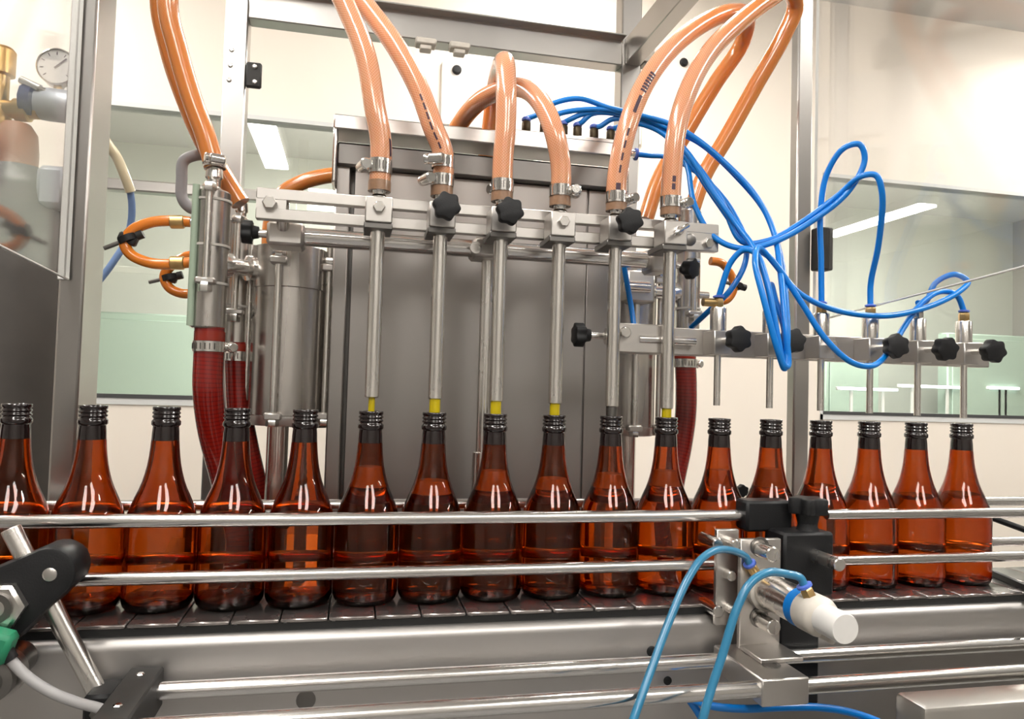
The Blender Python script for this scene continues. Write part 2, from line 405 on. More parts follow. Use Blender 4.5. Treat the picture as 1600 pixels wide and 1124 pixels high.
# ================================================================ CONVEYOR
cv = thing('conveyor', 'stainless slat-chain conveyor carrying the row of amber bottles', 'conveyor', (0, 0, RZ0))
CX0, CX1 = -1.25, 2.3
prof = [(-.066, -.030), (-.070, -.015), (-.066, -.0125)]
g = G(); R = .011
ys = [(-.062, -.012)] + [(-.062-R+R*math.cos(math.radians(a))*0-R*math.sin(math.radians(a))+R, -.012-R+R*math.cos(math.radians(a))) for a in range(15, 91, 15)]
front = [(y, z) for y, z in ys] + [(ys[-1][0], -.34), (ys[-1][0]+.003, -.34), (ys[-1][0]+.003, -.03), (-.058, -.014)]
g.prism(front, (CX0, 0, 0), Y_, Z, X, CX1-CX0)
part('side_panel', g, 'panelsteel', cv)
g = G(); g.box((CX0, .066, -.34), (CX1, .070, -.012)); part('rear_panel', g, 'panelsteel', cv)
part('wear_strip', G().box((CX0, -.0615, -.016), (CX1, -.054, -.004)), 'rubber', cv)
part('wear_strip', G().box((CX0, .054, -.016), (CX1, .0615, -.004)), 'rubber', cv)
part('chain_bed', G().box((CX0, -.053, -.04), (CX1, .053, -.008)), 'grayplastic', cv)
g = G(); g.box((-.0238, -.063, -.0045), (.0238, .063, 0), .0012); g.b.transform(Matrix.Identity(4))
lp0 = part('link_plate', G().box((CX0, -.063, -.0045), (CX0+.0478, .063, -.0002), .0012), 'slat', cv)
x = CX0+.0495
while x+.0478 < CX1:
    c = lp0.copy(); COL.objects.link(c); c.parent = cv; c.location = (x-CX0, 0, 0); x += .0495
for px, py, rr in ((1018, 1018, .006), (478, 1094, .010), (1043, 1064, .005)):
    q = pt(px, py, -.073); part('hole_plug', G().lathe((q.x, -.0728, q.z), -Y_, [(rr, 0), (rr, .001), (rr*.7, .002), (0, .002)], 16), 'black' if rr < .01 else 'darksteel', cv)
for lx in (-1.05, .5, 2.05):
    for ly in (-.055, .035): part('leg', G().box((lx, ly, RZ0), (lx+.04, ly+.03, -.30), .003), 'frame', cv)
# guide rails
def rail(xa, xb, y, z, r, label, m='rod'):
    g = G().cyl((xa, y, z), (xb, y, z), r, seg=24, bev=.001); return single('guide_rail', g, m, label, 'rail', 'bottle guide rails')
rail(-1.2, pt(1168, 803, -.044).x, -.044, .1005, .0072, 'upper front guide rail across the bottles, left of the black clamp')
rail(-.522, pt(1120, 880, -.044).x, -.044, .0415, .0070, 'lower front guide rail across the bottles, left of the cylinder bracket')
rail(pt(1290, 803, -.044).x, 1.9, -.044, .1005, .0066, 'upper front guide rail right of the black clamp')
rail(pt(1300, 877, -.044).x, 1.9, -.044, .0425, .0066, 'lower front guide rail right of the black clamp')
rail(-1.2, 1.9, .0445, .102, .0066, 'upper rear guide rail behind the bottles')
rail(-1.2, 1.9, .0445, .0425, .0066, 'lower rear guide rail behind the bottles')
ZR = -.053
def lrod(xa, xb, y, label):
    return single('support_rod', G().cyl((xa, y, ZR), (xb, y, ZR), .0085, seg=24, bev=.001), 'rod', label, 'rod', 'long support rods in front of the conveyor')
lrod(-.425, 1.6, -.100, 'rear long steel rod running along the conveyor panel')
lrod(-.425, 1.6, -.180, 'front long steel rod low along the picture')

# ================================================================ BOTTLES
S = .074
outer = [(.0300, .0), (.0330, .0012), (.0355, .0045), (.0369, .0095), (.0369, .088), (.0358, .096), (.0340, .104), (.0312, .112), (.0278, .120),
         (.0243, .128), (.0214, .136), (.0190, .145), (.0171, .154), (.0158, .163), (.0149, .172), (.0143, .181), (.0138, .190), (.0133, .1965)]
inner = [(.0, .010), (.012, .009), (.024, .0058), (.0305, .0062), (.0336, .0105), (.0343, .016), (.0343, .087), (.0335, .0945), (.0316, .102), (.0288, .110), (.0254, .118),
         (.0219, .126), (.0189, .1345), (.0164, .144), (.0145, .153), (.0131, .162), (.0121, .172), (.0114, .181), (.0106, .190), (.0100, .1965)]
def bottle_tree(level, foam=0):
    t = thing('amber_bottle', '', 'bottle', (0, 0, 0), 'amber bottles in a row on the conveyor')
    g = G(); zc = .180
    ol = [p for p in outer if p[1] <= zc]; il = [p for p in inner if p[1] <= zc]
    g.lathe((0, 0, 0), Z, [(0, .004), (.012, .0032), (.026, .0004)] + ol + [(.0143, zc+.001), (.0114, zc+.001)] + list(reversed(il)), 40, cap=False)
    part('body', g, 'amber', t, angle=60)
    g = G()
    fin = [(.0142, .1812), (.0138, .190), (.0132, .1962), (.0138, .1968), (.0150, .1982), (.0150, .2018), (.0138, .2033), (.0130, .2045), (.0132, .2052), (.0144, .2062), (.0144, .2074),
           (.0132, .2085), (.0132, .2094), (.0144, .2104), (.0144, .2116), (.0132, .2127), (.0132, .2136), (.0143, .2146), (.0142, .2174), (.0136, .2179), (.0104, .2179), (.0098, .2172), (.0098, .1968), (.0112, .1812), (.0142, .1812)]
    g.lathe((0, 0, 0), Z, fin, 32, cap=False)
    part('screw_finish', g, 'amberdark', t, 'dark ringed screw mouth', angle=50)
    if level:
        g = G(); li = [(max(0, r+.0004 if r > 0 else 0), z-.0004) for r, z in inner if z < level]
        rl = li[-1][0]
        for (ra, za), (rb, zb) in zip(inner, inner[1:]):
            if za <= level <= zb: rl = ra+(rb-ra)*(level-za)/(zb-za)+.0004
        g.lathe((0, 0, 0), Z, li+[(rl, level), (0, level)], 40, cap=False)
        part('liquid', g, 'liquid', t, angle=60)
    if foam:
        def ri(z):
            for (ra, za), (rb, zb) in zip(inner, inner[1:]):
                if za <= z <= zb: return ra+(rb-ra)*(z-za)/(zb-za)
        zs_ = [level+.0006+(foam-level)*k/6 for k in range(7)]
        part('foam', G().lathe((0, 0, 0), Z, [(0, zs_[0])]+[(ri(z)-.0003, z) for z in zs_]+[(0, foam)], 32, cap=False), 'foam', t, angle=60)
    return t
protos = {}
LV = [0, 0, 0, 0, 0, .130, .122, .126, .127, .129, .131, .152, .130, .132, .120, .119, .121]
FO = {5: .153, 6: .137, 7: .149, 8: .140, 9: .146, 10: .150}
where = ['leftmost amber bottle, cut off by the picture edge', 'second amber bottle from the left edge', 'third amber bottle from the left edge', 'fourth amber bottle from the left, in front of the red hoses',
         'fifth amber bottle from the left, last before the filling nozzles', 'amber bottle under the first filling nozzle from the left', 'amber bottle under the second filling nozzle from the left',
         'amber bottle under the third filling nozzle from the left', 'amber bottle under the fourth filling nozzle from the left', 'amber bottle under the fifth filling nozzle, the one without a yellow tip',
         'amber bottle under the sixth filling nozzle, rightmost of the thick tubes', 'amber bottle under the first thin tube, left of the black clamp', 'amber bottle behind the black rail clamp',
         'amber bottle just right of the black clamp knob', 'third amber bottle from the right end of the row', 'second amber bottle from the right end of the row', 'rightmost amber bottle at the end of the row']
for i in range(17):
    lv = LV[i]; t = bottle_tree(lv, FO.get(i, 0)) if lv not in protos else copy_tree(protos[lv]); protos.setdefault(lv, t)
    t.location = ((i-8)*S, 0, 0); t['label'] = where[i]
    t.rotation_euler = (0, 0, random.uniform(0, 6))
protos = None
t = copy_tree([o for o in COL.objects if o.get('label') == where[0]][0]); t.location = (-9*S, 0, 0); t['label'] = 'amber bottle waiting left of the leftmost one, barely in the picture'

# ================================================================ FRAME POSTS, BEAMS, CABINET
pw = pt(1245, 300, .225).x; pw2 = pt(1269, 300, .225).x
t = thing('frame_post', 'right square stainless post behind the bottles, with black hinge', 'post', ((pw+pw2)/2, .235, RZ0), 'machine frame posts')
part('post', G().box((pw, .225, RZ0), (pw2, .248, 1.35), .003), 'frame', t)
k0, k1 = pt(1273, 357, .22), pt(1300, 425, .22)
part('hinge', G().box((pw2, .205, k1.z), (pw2+.028, .228, k0.z), .002), 'grayplastic', t)
t = thing('frame_post', 'left square stainless post between the acrylic door and the window', 'post', (-.575, .14, RZ0), 'machine frame posts')
part('post', G().box((-.595, .10, RZ0), (-.567, .17, 1.35), .003), 'frame', t)
part('edge_strip', G().box((-.595, .096, .364), (-.587, .101, 1.35), .001), 'acryledge', t)
BYF = .65
lx0, lx1 = -.518, -.474
t = thing('frame_post', 'rear left stainless post with black hinge under the top beam', 'post', ((lx0+lx1)/2, BYF+.02, RZ0), 'machine frame posts')
part('post', G().box((lx0, BYF, RZ0), (lx1, BYF+.045, 1.35), .003), 'frame', t)
a, b = pt(383, 97, BYF), pt(408, 139, BYF)
part('hinge', G().box((lx1, BYF-.006, b.z), (b.x, BYF+.006, a.z), .003), 'grayplastic', t)
for yy in (104, 128):
    q = pt(398, yy, BYF-.006); part('screw', G().lathe(q, -Y_, [(.005, 0), (.005, .002), (.003, .004)], 12), 'chrome', t)
for xx, yy in ((362, 78), (360, 102), (358, 125)):
    q = pt(xx, yy, BYF); part('screw', G().lathe((q.x, BYF, q.z), -Y_, [(.005, 0), (.005, .001), (.003, .003)], 12), 'chrome', t)
rx0, rx1 = pt(970, 150, BYF).x, pt(1001, 150, BYF).x
t = thing('frame_post', 'rear right stainless post below the corner of the top frame', 'post', ((rx0+rx1)/2, BYF+.02, RZ0), 'machine frame posts')
part('post', G().box((rx0, BYF, RZ0), (rx1, BYF+.045, 1.35), .003), 'frame', t)
a = pt(1008, 80, BYF); part('cap_bracket', G().box((rx1, BYF-.01, a.z-.03), (rx1+.03, BYF+.03, a.z+.03), .004), 'dirtywhite', t)
zb = pt(700, 69, BYF).z; zt = pt(700, 26, BYF).z
t = thing('top_beam', 'horizontal steel beam across the top at the back, with two latches', 'beam', ((lx1+rx0)/2, BYF, zb))
part('beam', G().box((lx1, BYF-.005, zb), (rx0, BYF+.035, zt), .002), 'frame', t)
part('flange', G().box((lx1, BYF-.03, zt-.004), (rx0, BYF-.004, zt), .001), 'frame', t)
for xx in (665, 718):
    q = pt(xx, 80, BYF-.01)
    lt = part('latch', G().box((q.x-.022, BYF-.02, zb-.014), (q.x+.022, BYF+.01, zb), .003), 'dirtywhite', t)
    part('latch_foot', G().box((q.x-.012, BYF-.016, zb-.024), (q.x+.012, BYF+.006, zb-.013), .002), 'dirtywhite', lt)
c0 = pt(968, 66, BYF); 
t = single('side_beam', G().box((rx0+.008, .20, zt-.055), (rx1-.004, BYF-.001, zt+.005), .002), 'frame', 'steel beam running forward from the top right corner of the frame', 'beam')
rear = thing('rear_crossbar', 'pale horizontal bar behind the pumps at left', 'bar', (-.75, .9, pt(230, 295, .9).z))
part('bar', G().box((-1.9, .9, pt(230, 300, .9).z), (-.45, .93, pt(230, 282, .9).z), .003), 'steel_h', rear)

# machine deck and cabinet
t = thing('machine_table', 'stainless machine table behind the conveyor', 'table', (-.1, .45, RZ0))
part('top', G().box((-.56, .085, -.07), (.40, .635, -.05), .003), 'sheet', t)
for lx, ly in ((-.54, .12), (.35, .12), (-.54, .59), (.35, .59)): part('leg', G().box((lx, ly, RZ0), (lx+.035, ly+.035, -.07), .002), 'frame', t)
CY = .15
cabz = pt(560, 262, CY).z
t = thing('filler_cabinet', 'stainless filler cabinet behind the six thick filling tubes', 'cabinet', (-.08, .3, -.05))
part('body', G().box((-.250, CY+.004, -.05), (.122, .56, cabz), .003), 'sheet', t)
part('dark_gap_fill', G().box((-.2585, CY+.022, -.05), (-.249, .50, cabz), .001), 'darksteel', t)  # dark filler: the shade of the gap is put into its colour
part('front_panel', G().box((-.252, CY, -.05), (.0835, CY+.006, cabz-.002), .0012), 'sheet', t)
part('side_strip', G().box((.0855, CY+.001, -.05), (.124, CY+.006, cabz-.002), .0012), 'sheet', t)
part('corner_post', G().box((-.277, CY-.004, -.05), (-.257, CY+.03, cabz), .002), 'sheet', t)
z1 = pt(560, 228, CY).z
part('top_lip', G().box((-.277, CY-.012, cabz-.002), (.126, .57, z1), .003), 'darksteel', t)
# strap frame above the cabinet
sx0, sx1 = pt(521, 200, .12).x, pt(985, 236, .12).x
s0, s1 = pt(650, 190, .12).z, pt(650, 213, .12).z
t = thing('strap_frame', 'flat steel strap frame bent over the filler cabinet', 'frame', ((sx0+sx1)/2, .14, z1))
part('top_bar', G().box((sx0, .12, s1), (sx1, .175, s0), .002), 'steel_h', t)
part('strap_leg', G().box((sx0, .122, z1-.06), (sx0+.006, .172, s0-.001), .002), 'steel', t)
part('strap_leg', G().box((sx1-.006, .122, z1-.06), (sx1, .172, s0-.001), .002), 'steel', t)
# pneumatic manifold
mz = s0
t = thing('air_manifold', 'row of dark push-in air fittings on the strap frame', 'manifold', (pt(890, 215, .14).x, .14, mz))
part('rail', G().box((pt(800, 205, .14).x, .125, mz-.0), (sx1-.004, .165, mz+.006), .001), 'steel_h', t)
MF = []
for px in (822, 850, 880, 902, 928, 954):
    q = pt(px, 205+(px-822)*.12, .14); MF.append(q.x)
    f = part('fitting', G().lathe((q.x, .14, mz+.006), Z, [(.0055, 0), (.0065, .002), (.0065, .016), (.005, .018)], 14), 'bronze', t)
    part('release_ring', G().lathe((q.x, .14, mz+.024), Z, [(.0055, 0), (.0068, .001), (.0068, .004), (.005, .006)], 14), 'bluering', f)
q = pt(990, 239, .13)
f = part('side_fitting', G().lathe((sx1, .135, q.z), X, [(.005, 0), (.006, .002), (.006, .012)], 14), 'chrome', t)
part('release_ring', G().lathe((sx1+.012, .135, q.z), X, [(.0055, 0), (.009, .001), (.009, .004), (.005, .005)], 14), 'bluering', f)
SIDEF = Vector((sx1+.016, .135, q.z))

# ================================================================ FILLING NOZZLES
NX = [(i-3)*S for i in range(6)]
BZ0, BZ1 = .437, .467
PL = thing('slotted_bar', 'long slotted steel bar that carries the filling nozzles', 'bar', (-.07, .025, .437))
bx0, bx1 = pt(400, 320, .02).x, pt(1122, 380, .02).x
zt_, zb_ = .4755, .4385
g = G()
g.box((bx0, .018, zt_-.0135), (bx1, .030, zt_), .001); g.box((bx0, .018, zb_), (bx1, .030, zb_+.0135), .001)
for a, b in ((bx0, pt(447, 330, .02).x), (-.010, .006), (NX[5]+.012, bx1)): g.box((a, .0185, zb_+.012), (b, .0295, zt_-.012))
part('plate', g, 'block', PL)
q = pt(422, 318, .018); part('bolt', G().hexa(q, -Y_, .0085, .008), 'chrome', PL)
q = pt(1106, 381, .018); part('bolt', G().hexa(q, -Y_, .007, .006), 'chrome', PL)
q = pt(1078, 375, .018); part('bolt', G().lathe(q, -Y_, [(.008, 0), (.008, .002), (.006, .003)], 16), 'darksteel', PL)
where = ['leftmost', 'second from left', 'third from left', 'fourth from left', 'fifth from left', 'rightmost']
feat = ['with a hex bolt', 'with star knob and two hose clamps', 'with a black star knob', 'with a hex bolt', 'with a black star knob and no yellow tip', 'with a wing bolt']
tips = [.0038, .0066, .0066, .0062, 0, .0062]
TZ = [.2335, .2335, .2325, .2315, .2295, .2285]
for i, x in enumerate(NX):
    n = thing('filling_nozzle', '%s thick steel filling nozzle, %s' % (where[i], feat[i]), 'nozzle', (x, 0, TZ[i]-.012), 'thick filling nozzles')
    part('tube', G().lathe((x, 0, TZ[i]), Z, [(.0070, 0), (.0084, .001), (.0084, BZ0-TZ[i]+.001)], 24), 'tube', n)
    if tips[i]: part('tip', G().cyl((x, 0, TZ[i]-.020), (x, 0, TZ[i]+.001), tips[i], seg=16), 'yellow', n, 'bright yellow tip dipping into the bottle mouth')
    else: part('tip', G().cyl((x, 0, TZ[i]-.016), (x, 0, TZ[i]+.001), .0068, .0072, seg=16), 'darksteel', n)
    part('holder_block', G().box((x-.0155, -.018, BZ0), (x+.0155, .017, BZ1), .0012), 'block', n)
    part('clamp_foot', G().box((x-.0165, -.015, BZ0-.007), (x+.0165, .034, BZ0+.0005), .001), 'darksteel', n)
    part('hose_barb', G().lathe((x, 0, BZ1), Z, [(.010, 0), (.010, .003), (.0075, .006), (.0075, .009), (.0095, .012), (.0085, .019), (.0082, .034)], 20), 'chrome', n)
    if i in (1, 2, 4):
        kz = BZ1-.012
        part('knob_stud', G().cyl((x+.001, -.036, kz), (x+.001, -.017, kz), .004, seg=12), 'chrome', n)
        part('star_knob', G().knob((x+.001, -.038, kz), -Y_, .0165, .014, 6, .3), 'black', n)
    elif i in (0, 3): part('bolt', G().hexa((x, -.018, BZ1-.013), -Y_, .0072, .006), 'chrome', n)
    else:
        w0 = part('wing_bolt', G().hexa((x+.003, -.018, BZ1-.013), -Y_, .006, .006), 'chrome', n)
        part('wing', G().box((x-.010, -.030, BZ1-.0155), (x+.016, -.024, BZ1-.0105), .002, rot=Matrix.Rotation(-.6, 3, 'Y')), 'chrome', w0)
# round bar, its end clamps and centre clamp
RB = thing('round_bar', 'polished round bar behind the filling nozzles', 'bar', (-.07, .07, .418))
rbz = .4305; rx_a, rx_b = -.345, pt(1035, 408, .07).x
part('bar', G().cyl((rx_a, .07, rbz), (rx_b, .07, rbz), .0115, seg=28), 'rod', RB)
q = pt(447, 368, .06)
cl = part('end_clamp', G().box((q.x-.022, .048, rbz-.016), (q.x+.022, .092, rbz+.014), .004), 'block', RB)
part('pin', G().cyl((q.x-.003, .052, rbz+.006), (q.x-.003, .028, rbz+.03), .008, seg=16), 'tube', cl)
part('pin_collar', G().cyl((q.x-.022, .068, rbz), (q.x-.040, .068, rbz), .005, seg=16), 'tube', cl)
part('hand_knob', G().knob((q.x-.040, .068, rbz+.001), -X, .0145, .013, 6), 'black', cl, 'black hand knob')
q2 = pt(765, 389, .058)
cl = part('centre_clamp', G().box((q2.x-.023, .046, q2.z-.013), (q2.x+.023, .092, q2.z+.013), .004), 'block', RB)
qq = pt(743, 388, .046); part('bolt', G().lathe(qq, -Y_, [(.0075, 0), (.0075, .005), (.0045, .005), (.0045, .003), (0, .003)], 18), 'chrome', cl)
q3 = pt(1027, 408, .06)
cl = part('end_clamp', G().box((q3.x-.012, .050, rbz-.018), (q3.x+.014, .090, rbz+.016), .004), 'block', RB)
q4 = pt(1078, 418, .03); part('knob_stud', G().cyl((q3.x+.012, .05, rbz-.004), (q4.x, q4.y+.012, q4.z), .0045, seg=12), 'chrome', cl)
part('star_knob', G().knob(q4+Vector((0, .01, 0)), Vector((.5, -.8, -.1)), .0145, .013, 6), 'black', cl)
vx = pt(758, 550, .07).x; vc = pt(758, 706, .07).z
t = thing('stand_rod', 'vertical steel rod under the round bar, before the cabinet', 'rod', (vx, .07, -.05))
part('rod', G().cyl((vx, .07, vc), (vx, .07, rbz-.01), .0085, seg=20), 'tube', t)
part('sleeve', G().lathe((vx, .07, -.05), Z, [(.0125, 0), (.0125, vc+.049), (.0115, vc+.05)], 20), 'tube', t)

# ================================================================ SECOND BAR WITH THIN TUBES
TX = [.2175+.0755*k for k in range(6)]
B2 = thing('level_bar', 'square steel bar that carries the thin tubes at right', 'bar', (.36, .03, .298))
b0, b1, bz0, bz1 = pt(962, 525, .02).x, pt(1545, 560, .02).x, .299, .3345
g = G(); g.box((b0, .018, bz0), (b1, .040, bz1), .0015)
part('bar', g, 'block', B2)
qa, qb = pt(925, 525, .02), pt(1000, 525, .02)
eb = part('end_block', G().box((qb.x-.046, .008, bz0-.0), (qb.x+.035, .018, bz1+.002), .0015), 'block', B2)
qk = pt(975, 520, .008); part('bolt', G().lathe(qk, -Y_, [(.0075, 0), (.0075, .006), (.006, .008)], 18), 'chrome', eb)
qk = pt(905, 523, .02)
part('knob_stud', G().cyl((qk.x+.008, .024, qk.z), (b0+.002, .024, qk.z), .0045, seg=12), 'chrome', eb)
part('stud_boss', G().cyl((b0-.012, .024, qk.z), (b0+.001, .024, qk.z), .011, seg=16), 'block', eb)
part('hand_knob', G().knob((qk.x+.008, .024, qk.z), -X, .0155, .014, 6), 'black', eb, 'black hand knob')
r0, r1 = pt(1000, 523, .006), pt(1088, 530, .006)
part('slide_pin', G().cyl((r0.x, .010, .317), (r1.x, .010, .317), .0055, seg=16), 'rod', eb)
where2 = ['first thin tube from the left on the right-hand bar', 'second thin tube from the left, behind the hanging blue tubes', 'third thin tube from the left, before the right post', 'third thin tube from the right end of the bar', 'second thin tube from the right end of the bar', 'rightmost thin tube on the bar']
TOPS = []
for i, x in enumerate(TX):
    zb2 = .2345-.0018*i
    n = thing('level_tube', where2[i]+', in a steel holder', 'tube', (x, 0, zb2), 'thin level tubes')
    part('tube', G().cyl((x, 0, zb2), (x, 0, .302), .0044, seg=16), 'tube', n)
    part('holder', G().box((x-.012, -.014, .300), (x+.012, .019, .331), .0012), 'block', n)
    part('sleeve', G().lathe((x, 0, .331), Z, [(.0105, 0), (.0105, .029), (.0095, .031)], 20), 'tube', n)
    f = part('fitting', G().lathe((x, 0, .362), Z, [(.0065, 0), (.0072, .001), (.0072, .010), (.0055, .012)], 6), 'brass' if i != 4 else 'chrome', n)
    if i != 4: part('release_ring', G().lathe((x, 0, .374), Z, [(.005, 0), (.0072, .001), (.0072, .003), (.005, .004)], 14), 'bluering', f)
    TOPS.append(Vector((x, 0, .376)))
    if i == 2: part('bolt', G().hexa((x+.002, -.014, .318), -Y_, .007, .010), 'chrome', n)
    else:
        kz = .318
        part('knob_stud', G().cyl((x+.002, -.040, kz), (x+.002, -.013, kz), .004, seg=12), 'chrome', n)
        part('star_knob', G().knob((x+.002, -.040, kz), Vector((random.uniform(-.12, .12), -1, random.uniform(-.1, .1))), .0165, .014, 6, i*.7), 'black', n)
x = TX[0]
part('elbow', G().cyl((x-.022, .0, .368), (x-.004, 0, .368), .0055, seg=12), 'brass', [o for o in COL.objects if o.get('label', '').startswith(where2[0])][0])

# ================================================================ HOSES
def clamp(parent, c, ax, r, side, w=.012, n='hose_clamp', m='chrome'):
    ax = Vector(ax).normalized(); c = Vector(c); side = Vector(side); side = (side-ax*side.dot(ax)).normalized(); tang = ax.cross(side)
    b = part(n, G().ring(c-ax*w/2, ax, r, r+.0014, w), m, parent)
    p = c+side*(r+.0062)
    part('screw_housing', G().cyl(p-tang*.010, p+tang*.008, .0070, seg=16, bev=.0015), m, b)
    part('screw_head', G().lathe(p-tang*.010, -tang, [(.0055, 0), (.0062, .001), (.0062, .005), (.005, .006), (.0, .006)], 14), m, b)
    g = G()
    for k in range(7):
        a = -1.2+k*.28; d = (-Y_*math.cos(a)+X*math.sin(a)); d = (d-ax*d.dot(ax)).normalized()
        q = c+d*(r+.0014); tt = ax.cross(d)
        if k % 1 == 0: g.cyl(q-ax*w*.3, q+ax*w*.3, .0007, seg=5)
    part('worm_slots', g, 'darksteel', b)
    return b
HR = .0128
def hose(pts, label, m='hose', r=HR, name='liquid_hose', res=14, cat='hose', group=None, seg=20):
    P = [p if isinstance(p, Vector) else pt(*p) for p in pts]
    root = P[0] if P[0].z < P[-1].z else P[-1]
    t = thing(name, label, cat, root, group)
    part('pipe', G().tube(P, r, seg, res), m, t); return t, P
HB = BZ1+.011          # hose mouth height on the barbs
def nz(i, z=HB): return Vector((NX[i], 0, z))
hg = 'braided filling hoses'
def rim(t, i): part('end_cuff', G().ring((NX[i], 0, HB-.001), Z, .0095, HR+.0006, .012), 'cufftan', t)
# 1 and 2 arch up out of the picture and come down on the left pump valves
V1 = pt(335, 262, .12); V2 = pt(376, 318, .17)
h, P = hose([nz(0), nz(0, .535), (586, 170, .0), (572, 90, .01), (545, 20, .03), (505, -60, .05), (440, -160, .08), (360, -190, .10), (290, -120, .11), (262, 0, .115), (278, 80, .118), (300, 155, .12), (322, 215, .12), V1],
            'leftmost braided hose, arching from the first nozzle out of the picture to the left pump', 'hose_long', group=hg)
clamp(h, (NX[0], 0, HB+.028), Z, HR, (-1, -.3, 0), .017); rim(h, 0)
h1, P1 = h, P
clamp(h, V1+Vector((0, 0, .006)), Z, HR, (.4, -1, 0), .013)
h, P = hose([nz(1), nz(1, .53), (677, 200, .0), (655, 140, .01), (620, 75, .03), (580, 20, .06), (530, -40, .09), (450, -130, .13), (350, -165, .15), (270, -100, .16), (250, 0, .165), (265, 80, .168), (288, 150, .17), (320, 225, .172), (352, 280, .172), V2],
            'second braided hose from the left, arching out of the picture to the rear pump valve', 'hose_long', group=hg)
clamp(h, (NX[1], 0, HB+.018), Z, HR, (-1, -.45, 0), .014); rim(h, 1)
h2, P2 = h, P
clamp(h, (NX[1], 0, HB+.040), Z, HR, (-.5, -1, 0), .014, 'upper_hose_clamp')
# 3 loops straight back over itself
h, P = hose([nz(2), nz(2, .53), (790, 200, .0), (791, 140, .005), (789, 98, .03), (780, 112, .10), (772, 150, .17), (766, 200, .20), (758, 260, .22)],
            'third braided hose, making a tight upright loop above the cabinet', group=hg)
clamp(h, (NX[2], 0, HB+.018), Z, HR, (-.4, 1, 0), .015); rim(h, 2)
# 4 arches left behind hose 3
h, P = hose([nz(3), nz(3, .525), (867, 210, .0), (848, 165, .02), (822, 140, .06), (790, 138, .10), (750, 158, .14), (718, 195, .19), (690, 250, .22)],
            'fourth braided hose, bending left behind the upright loop', group=hg)
clamp(h, (NX[3], 0, HB+.018), Z, HR, (1, -.25, 0), .014); rim(h, 3)
# 5 and 6 sweep to the upper right and return to the right pumps
h, P = hose([nz(4), nz(4, .52), (980, 200, .0), (1003, 140, .01), (1040, 85, .03), (1090, 42, .06), (1140, 20, .10), (1168, 30, .16), (1158, 70, .20), (1118, 130, .22), (1070, 210, .23), (1030, 280, .23), (1008, 345, .22)],
            'fifth braided hose with dark print, sweeping right and back down behind the nozzles', group=hg)
clamp(h, (NX[4], 0, HB+.016), Z, HR, (1, .15, 0), .014); rim(h, 4)
h5, P5 = h, P
h, P = hose([nz(5), nz(5, .515), (1058, 200, .0), (1078, 135, .01), (1110, 80, .03), (1155, 35, .05), (1200, 0, .08), (1232, -15, .11), (1243, 10, .135), (1225, 55, .15), (1180, 135, .17), (1135, 215, .18), (1100, 275, .185), (1082, 325, .185)],
            'sixth braided hose, the rightmost, sweeping to the upper right and back to the pump', group=hg)
clamp(h, (NX[5], 0, HB+.016), Z, HR, (1, .1, 0), .014); rim(h, 5)
# faded ink marks on hoses
def ink(parent, pix, Y0, w, npts):
    pass

def along(P, res, t):   # point + tangent along a hose
    C = catmull(P, res); L = [0]
    for a, b in zip(C, C[1:]): L.append(L[-1]+(b-a).length)
    d = t
    for i in range(len(C)-1):
        if L[i+1] >= d:
            f = (d-L[i])/(L[i+1]-L[i]); return C[i].lerp(C[i+1], f), (C[i+1]-C[i]).normalized()
    return C[-1], (C[-1]-C[-2]).normalized()
def print_marks(parent, P, marks, phi):
    # flat ink dashes printed along the hose wall
    g = G()
    for s0, s1, w_ in marks:
        n = max(2, int((s1-s0)/.004)); pv = None
        for k in range(n+1):
            c, tg = along(P, 14, s0+(s1-s0)*k/n)
            vd = (CAM-c); vd = (vd-tg*vd.dot(tg)).normalized(); sd = tg.cross(vd)
            row = []
            for q in (-1, 0, 1):
                a = phi+q*w_/HR; row.append(g.b.verts.new(c+(vd*math.cos(a)+sd*math.sin(a))*(HR+.0003)))
            if pv:
                for q in (0, 1): g.b.faces.new((pv[q], pv[q+1], row[q+1], row[q]))
            pv = row
    part('ink_print', g, 'printink', parent, 'faded dark print along the hose', 'stuff')
def seq(a, n, l, gap, w_): return [(a+i*(l+gap), a+i*(l+gap)+l, w_) for i in range(n)]
print_marks(h5, P5, seq(.02, 1, .012, .0, .003)+seq(.045, 4, .010, .006, .0012)+seq(.125, 1, .026, 0, .0022)+seq(.158, 7, .0035, .0016, .0042), .2)

print_marks(h2, P2, seq(.055, 6, .009, .003, .0011), -.1)
print_marks(h1, P1, seq(.040, 1, .020, .0, .0018), 1.0)
print_marks(h, P, seq(.030, 2, .008, .002, .0022), .25)
# short orange tubes and small parts at the pumps
def pinch(c, ax, label, s=1):
    t = thing('pinch_clamp', label, 'clamp', c-Z*.012, 'black pinch clamps on the orange loops')
    ax = Vector(ax).normalized(); c = Vector(c); u = ax.cross(Y_).normalized()
    part('jaw', G().ring(c-ax*.004, ax, .0075*s, .0115*s, .008), 'black', t)
    part('screw', G().cyl(c+u*.011*s, c+u*.030*s, .0028, seg=10), 'darksteel', t)
    part('grip', G().cyl(c-u*.011*s, c-u*.019*s, .006*s, seg=10), 'grayplastic', t)
    part('body', G().box(c-Vector((.011, .006, .006))*s, c+Vector((.011, .006, .006))*s, .002, rot=Matrix.Rotation(.35, 3, 'Y')), 'grayplastic', t)
h, P = hose([(298, 347, .12), (270, 345, .12), (235, 348, .12), (207, 360, .12), (195, 380, .12), (205, 398, .12), (235, 411, .12), (268, 413, .12), (298, 410, .12)],
            'upper short orange loop beside the left pump', 'oranges', .0068, 'return_loop', 10, 'hose', 'short orange loops', 14)
for yy in (347, 411): part('ferrule', G().cyl(pt(266, yy, .12), pt(288, yy, .12), .0086, seg=14, bev=.001), 'brass', h); part('stem', G().cyl(pt(287, yy, .12), pt(304, yy, .12), .0045, seg=10), 'chrome', h)
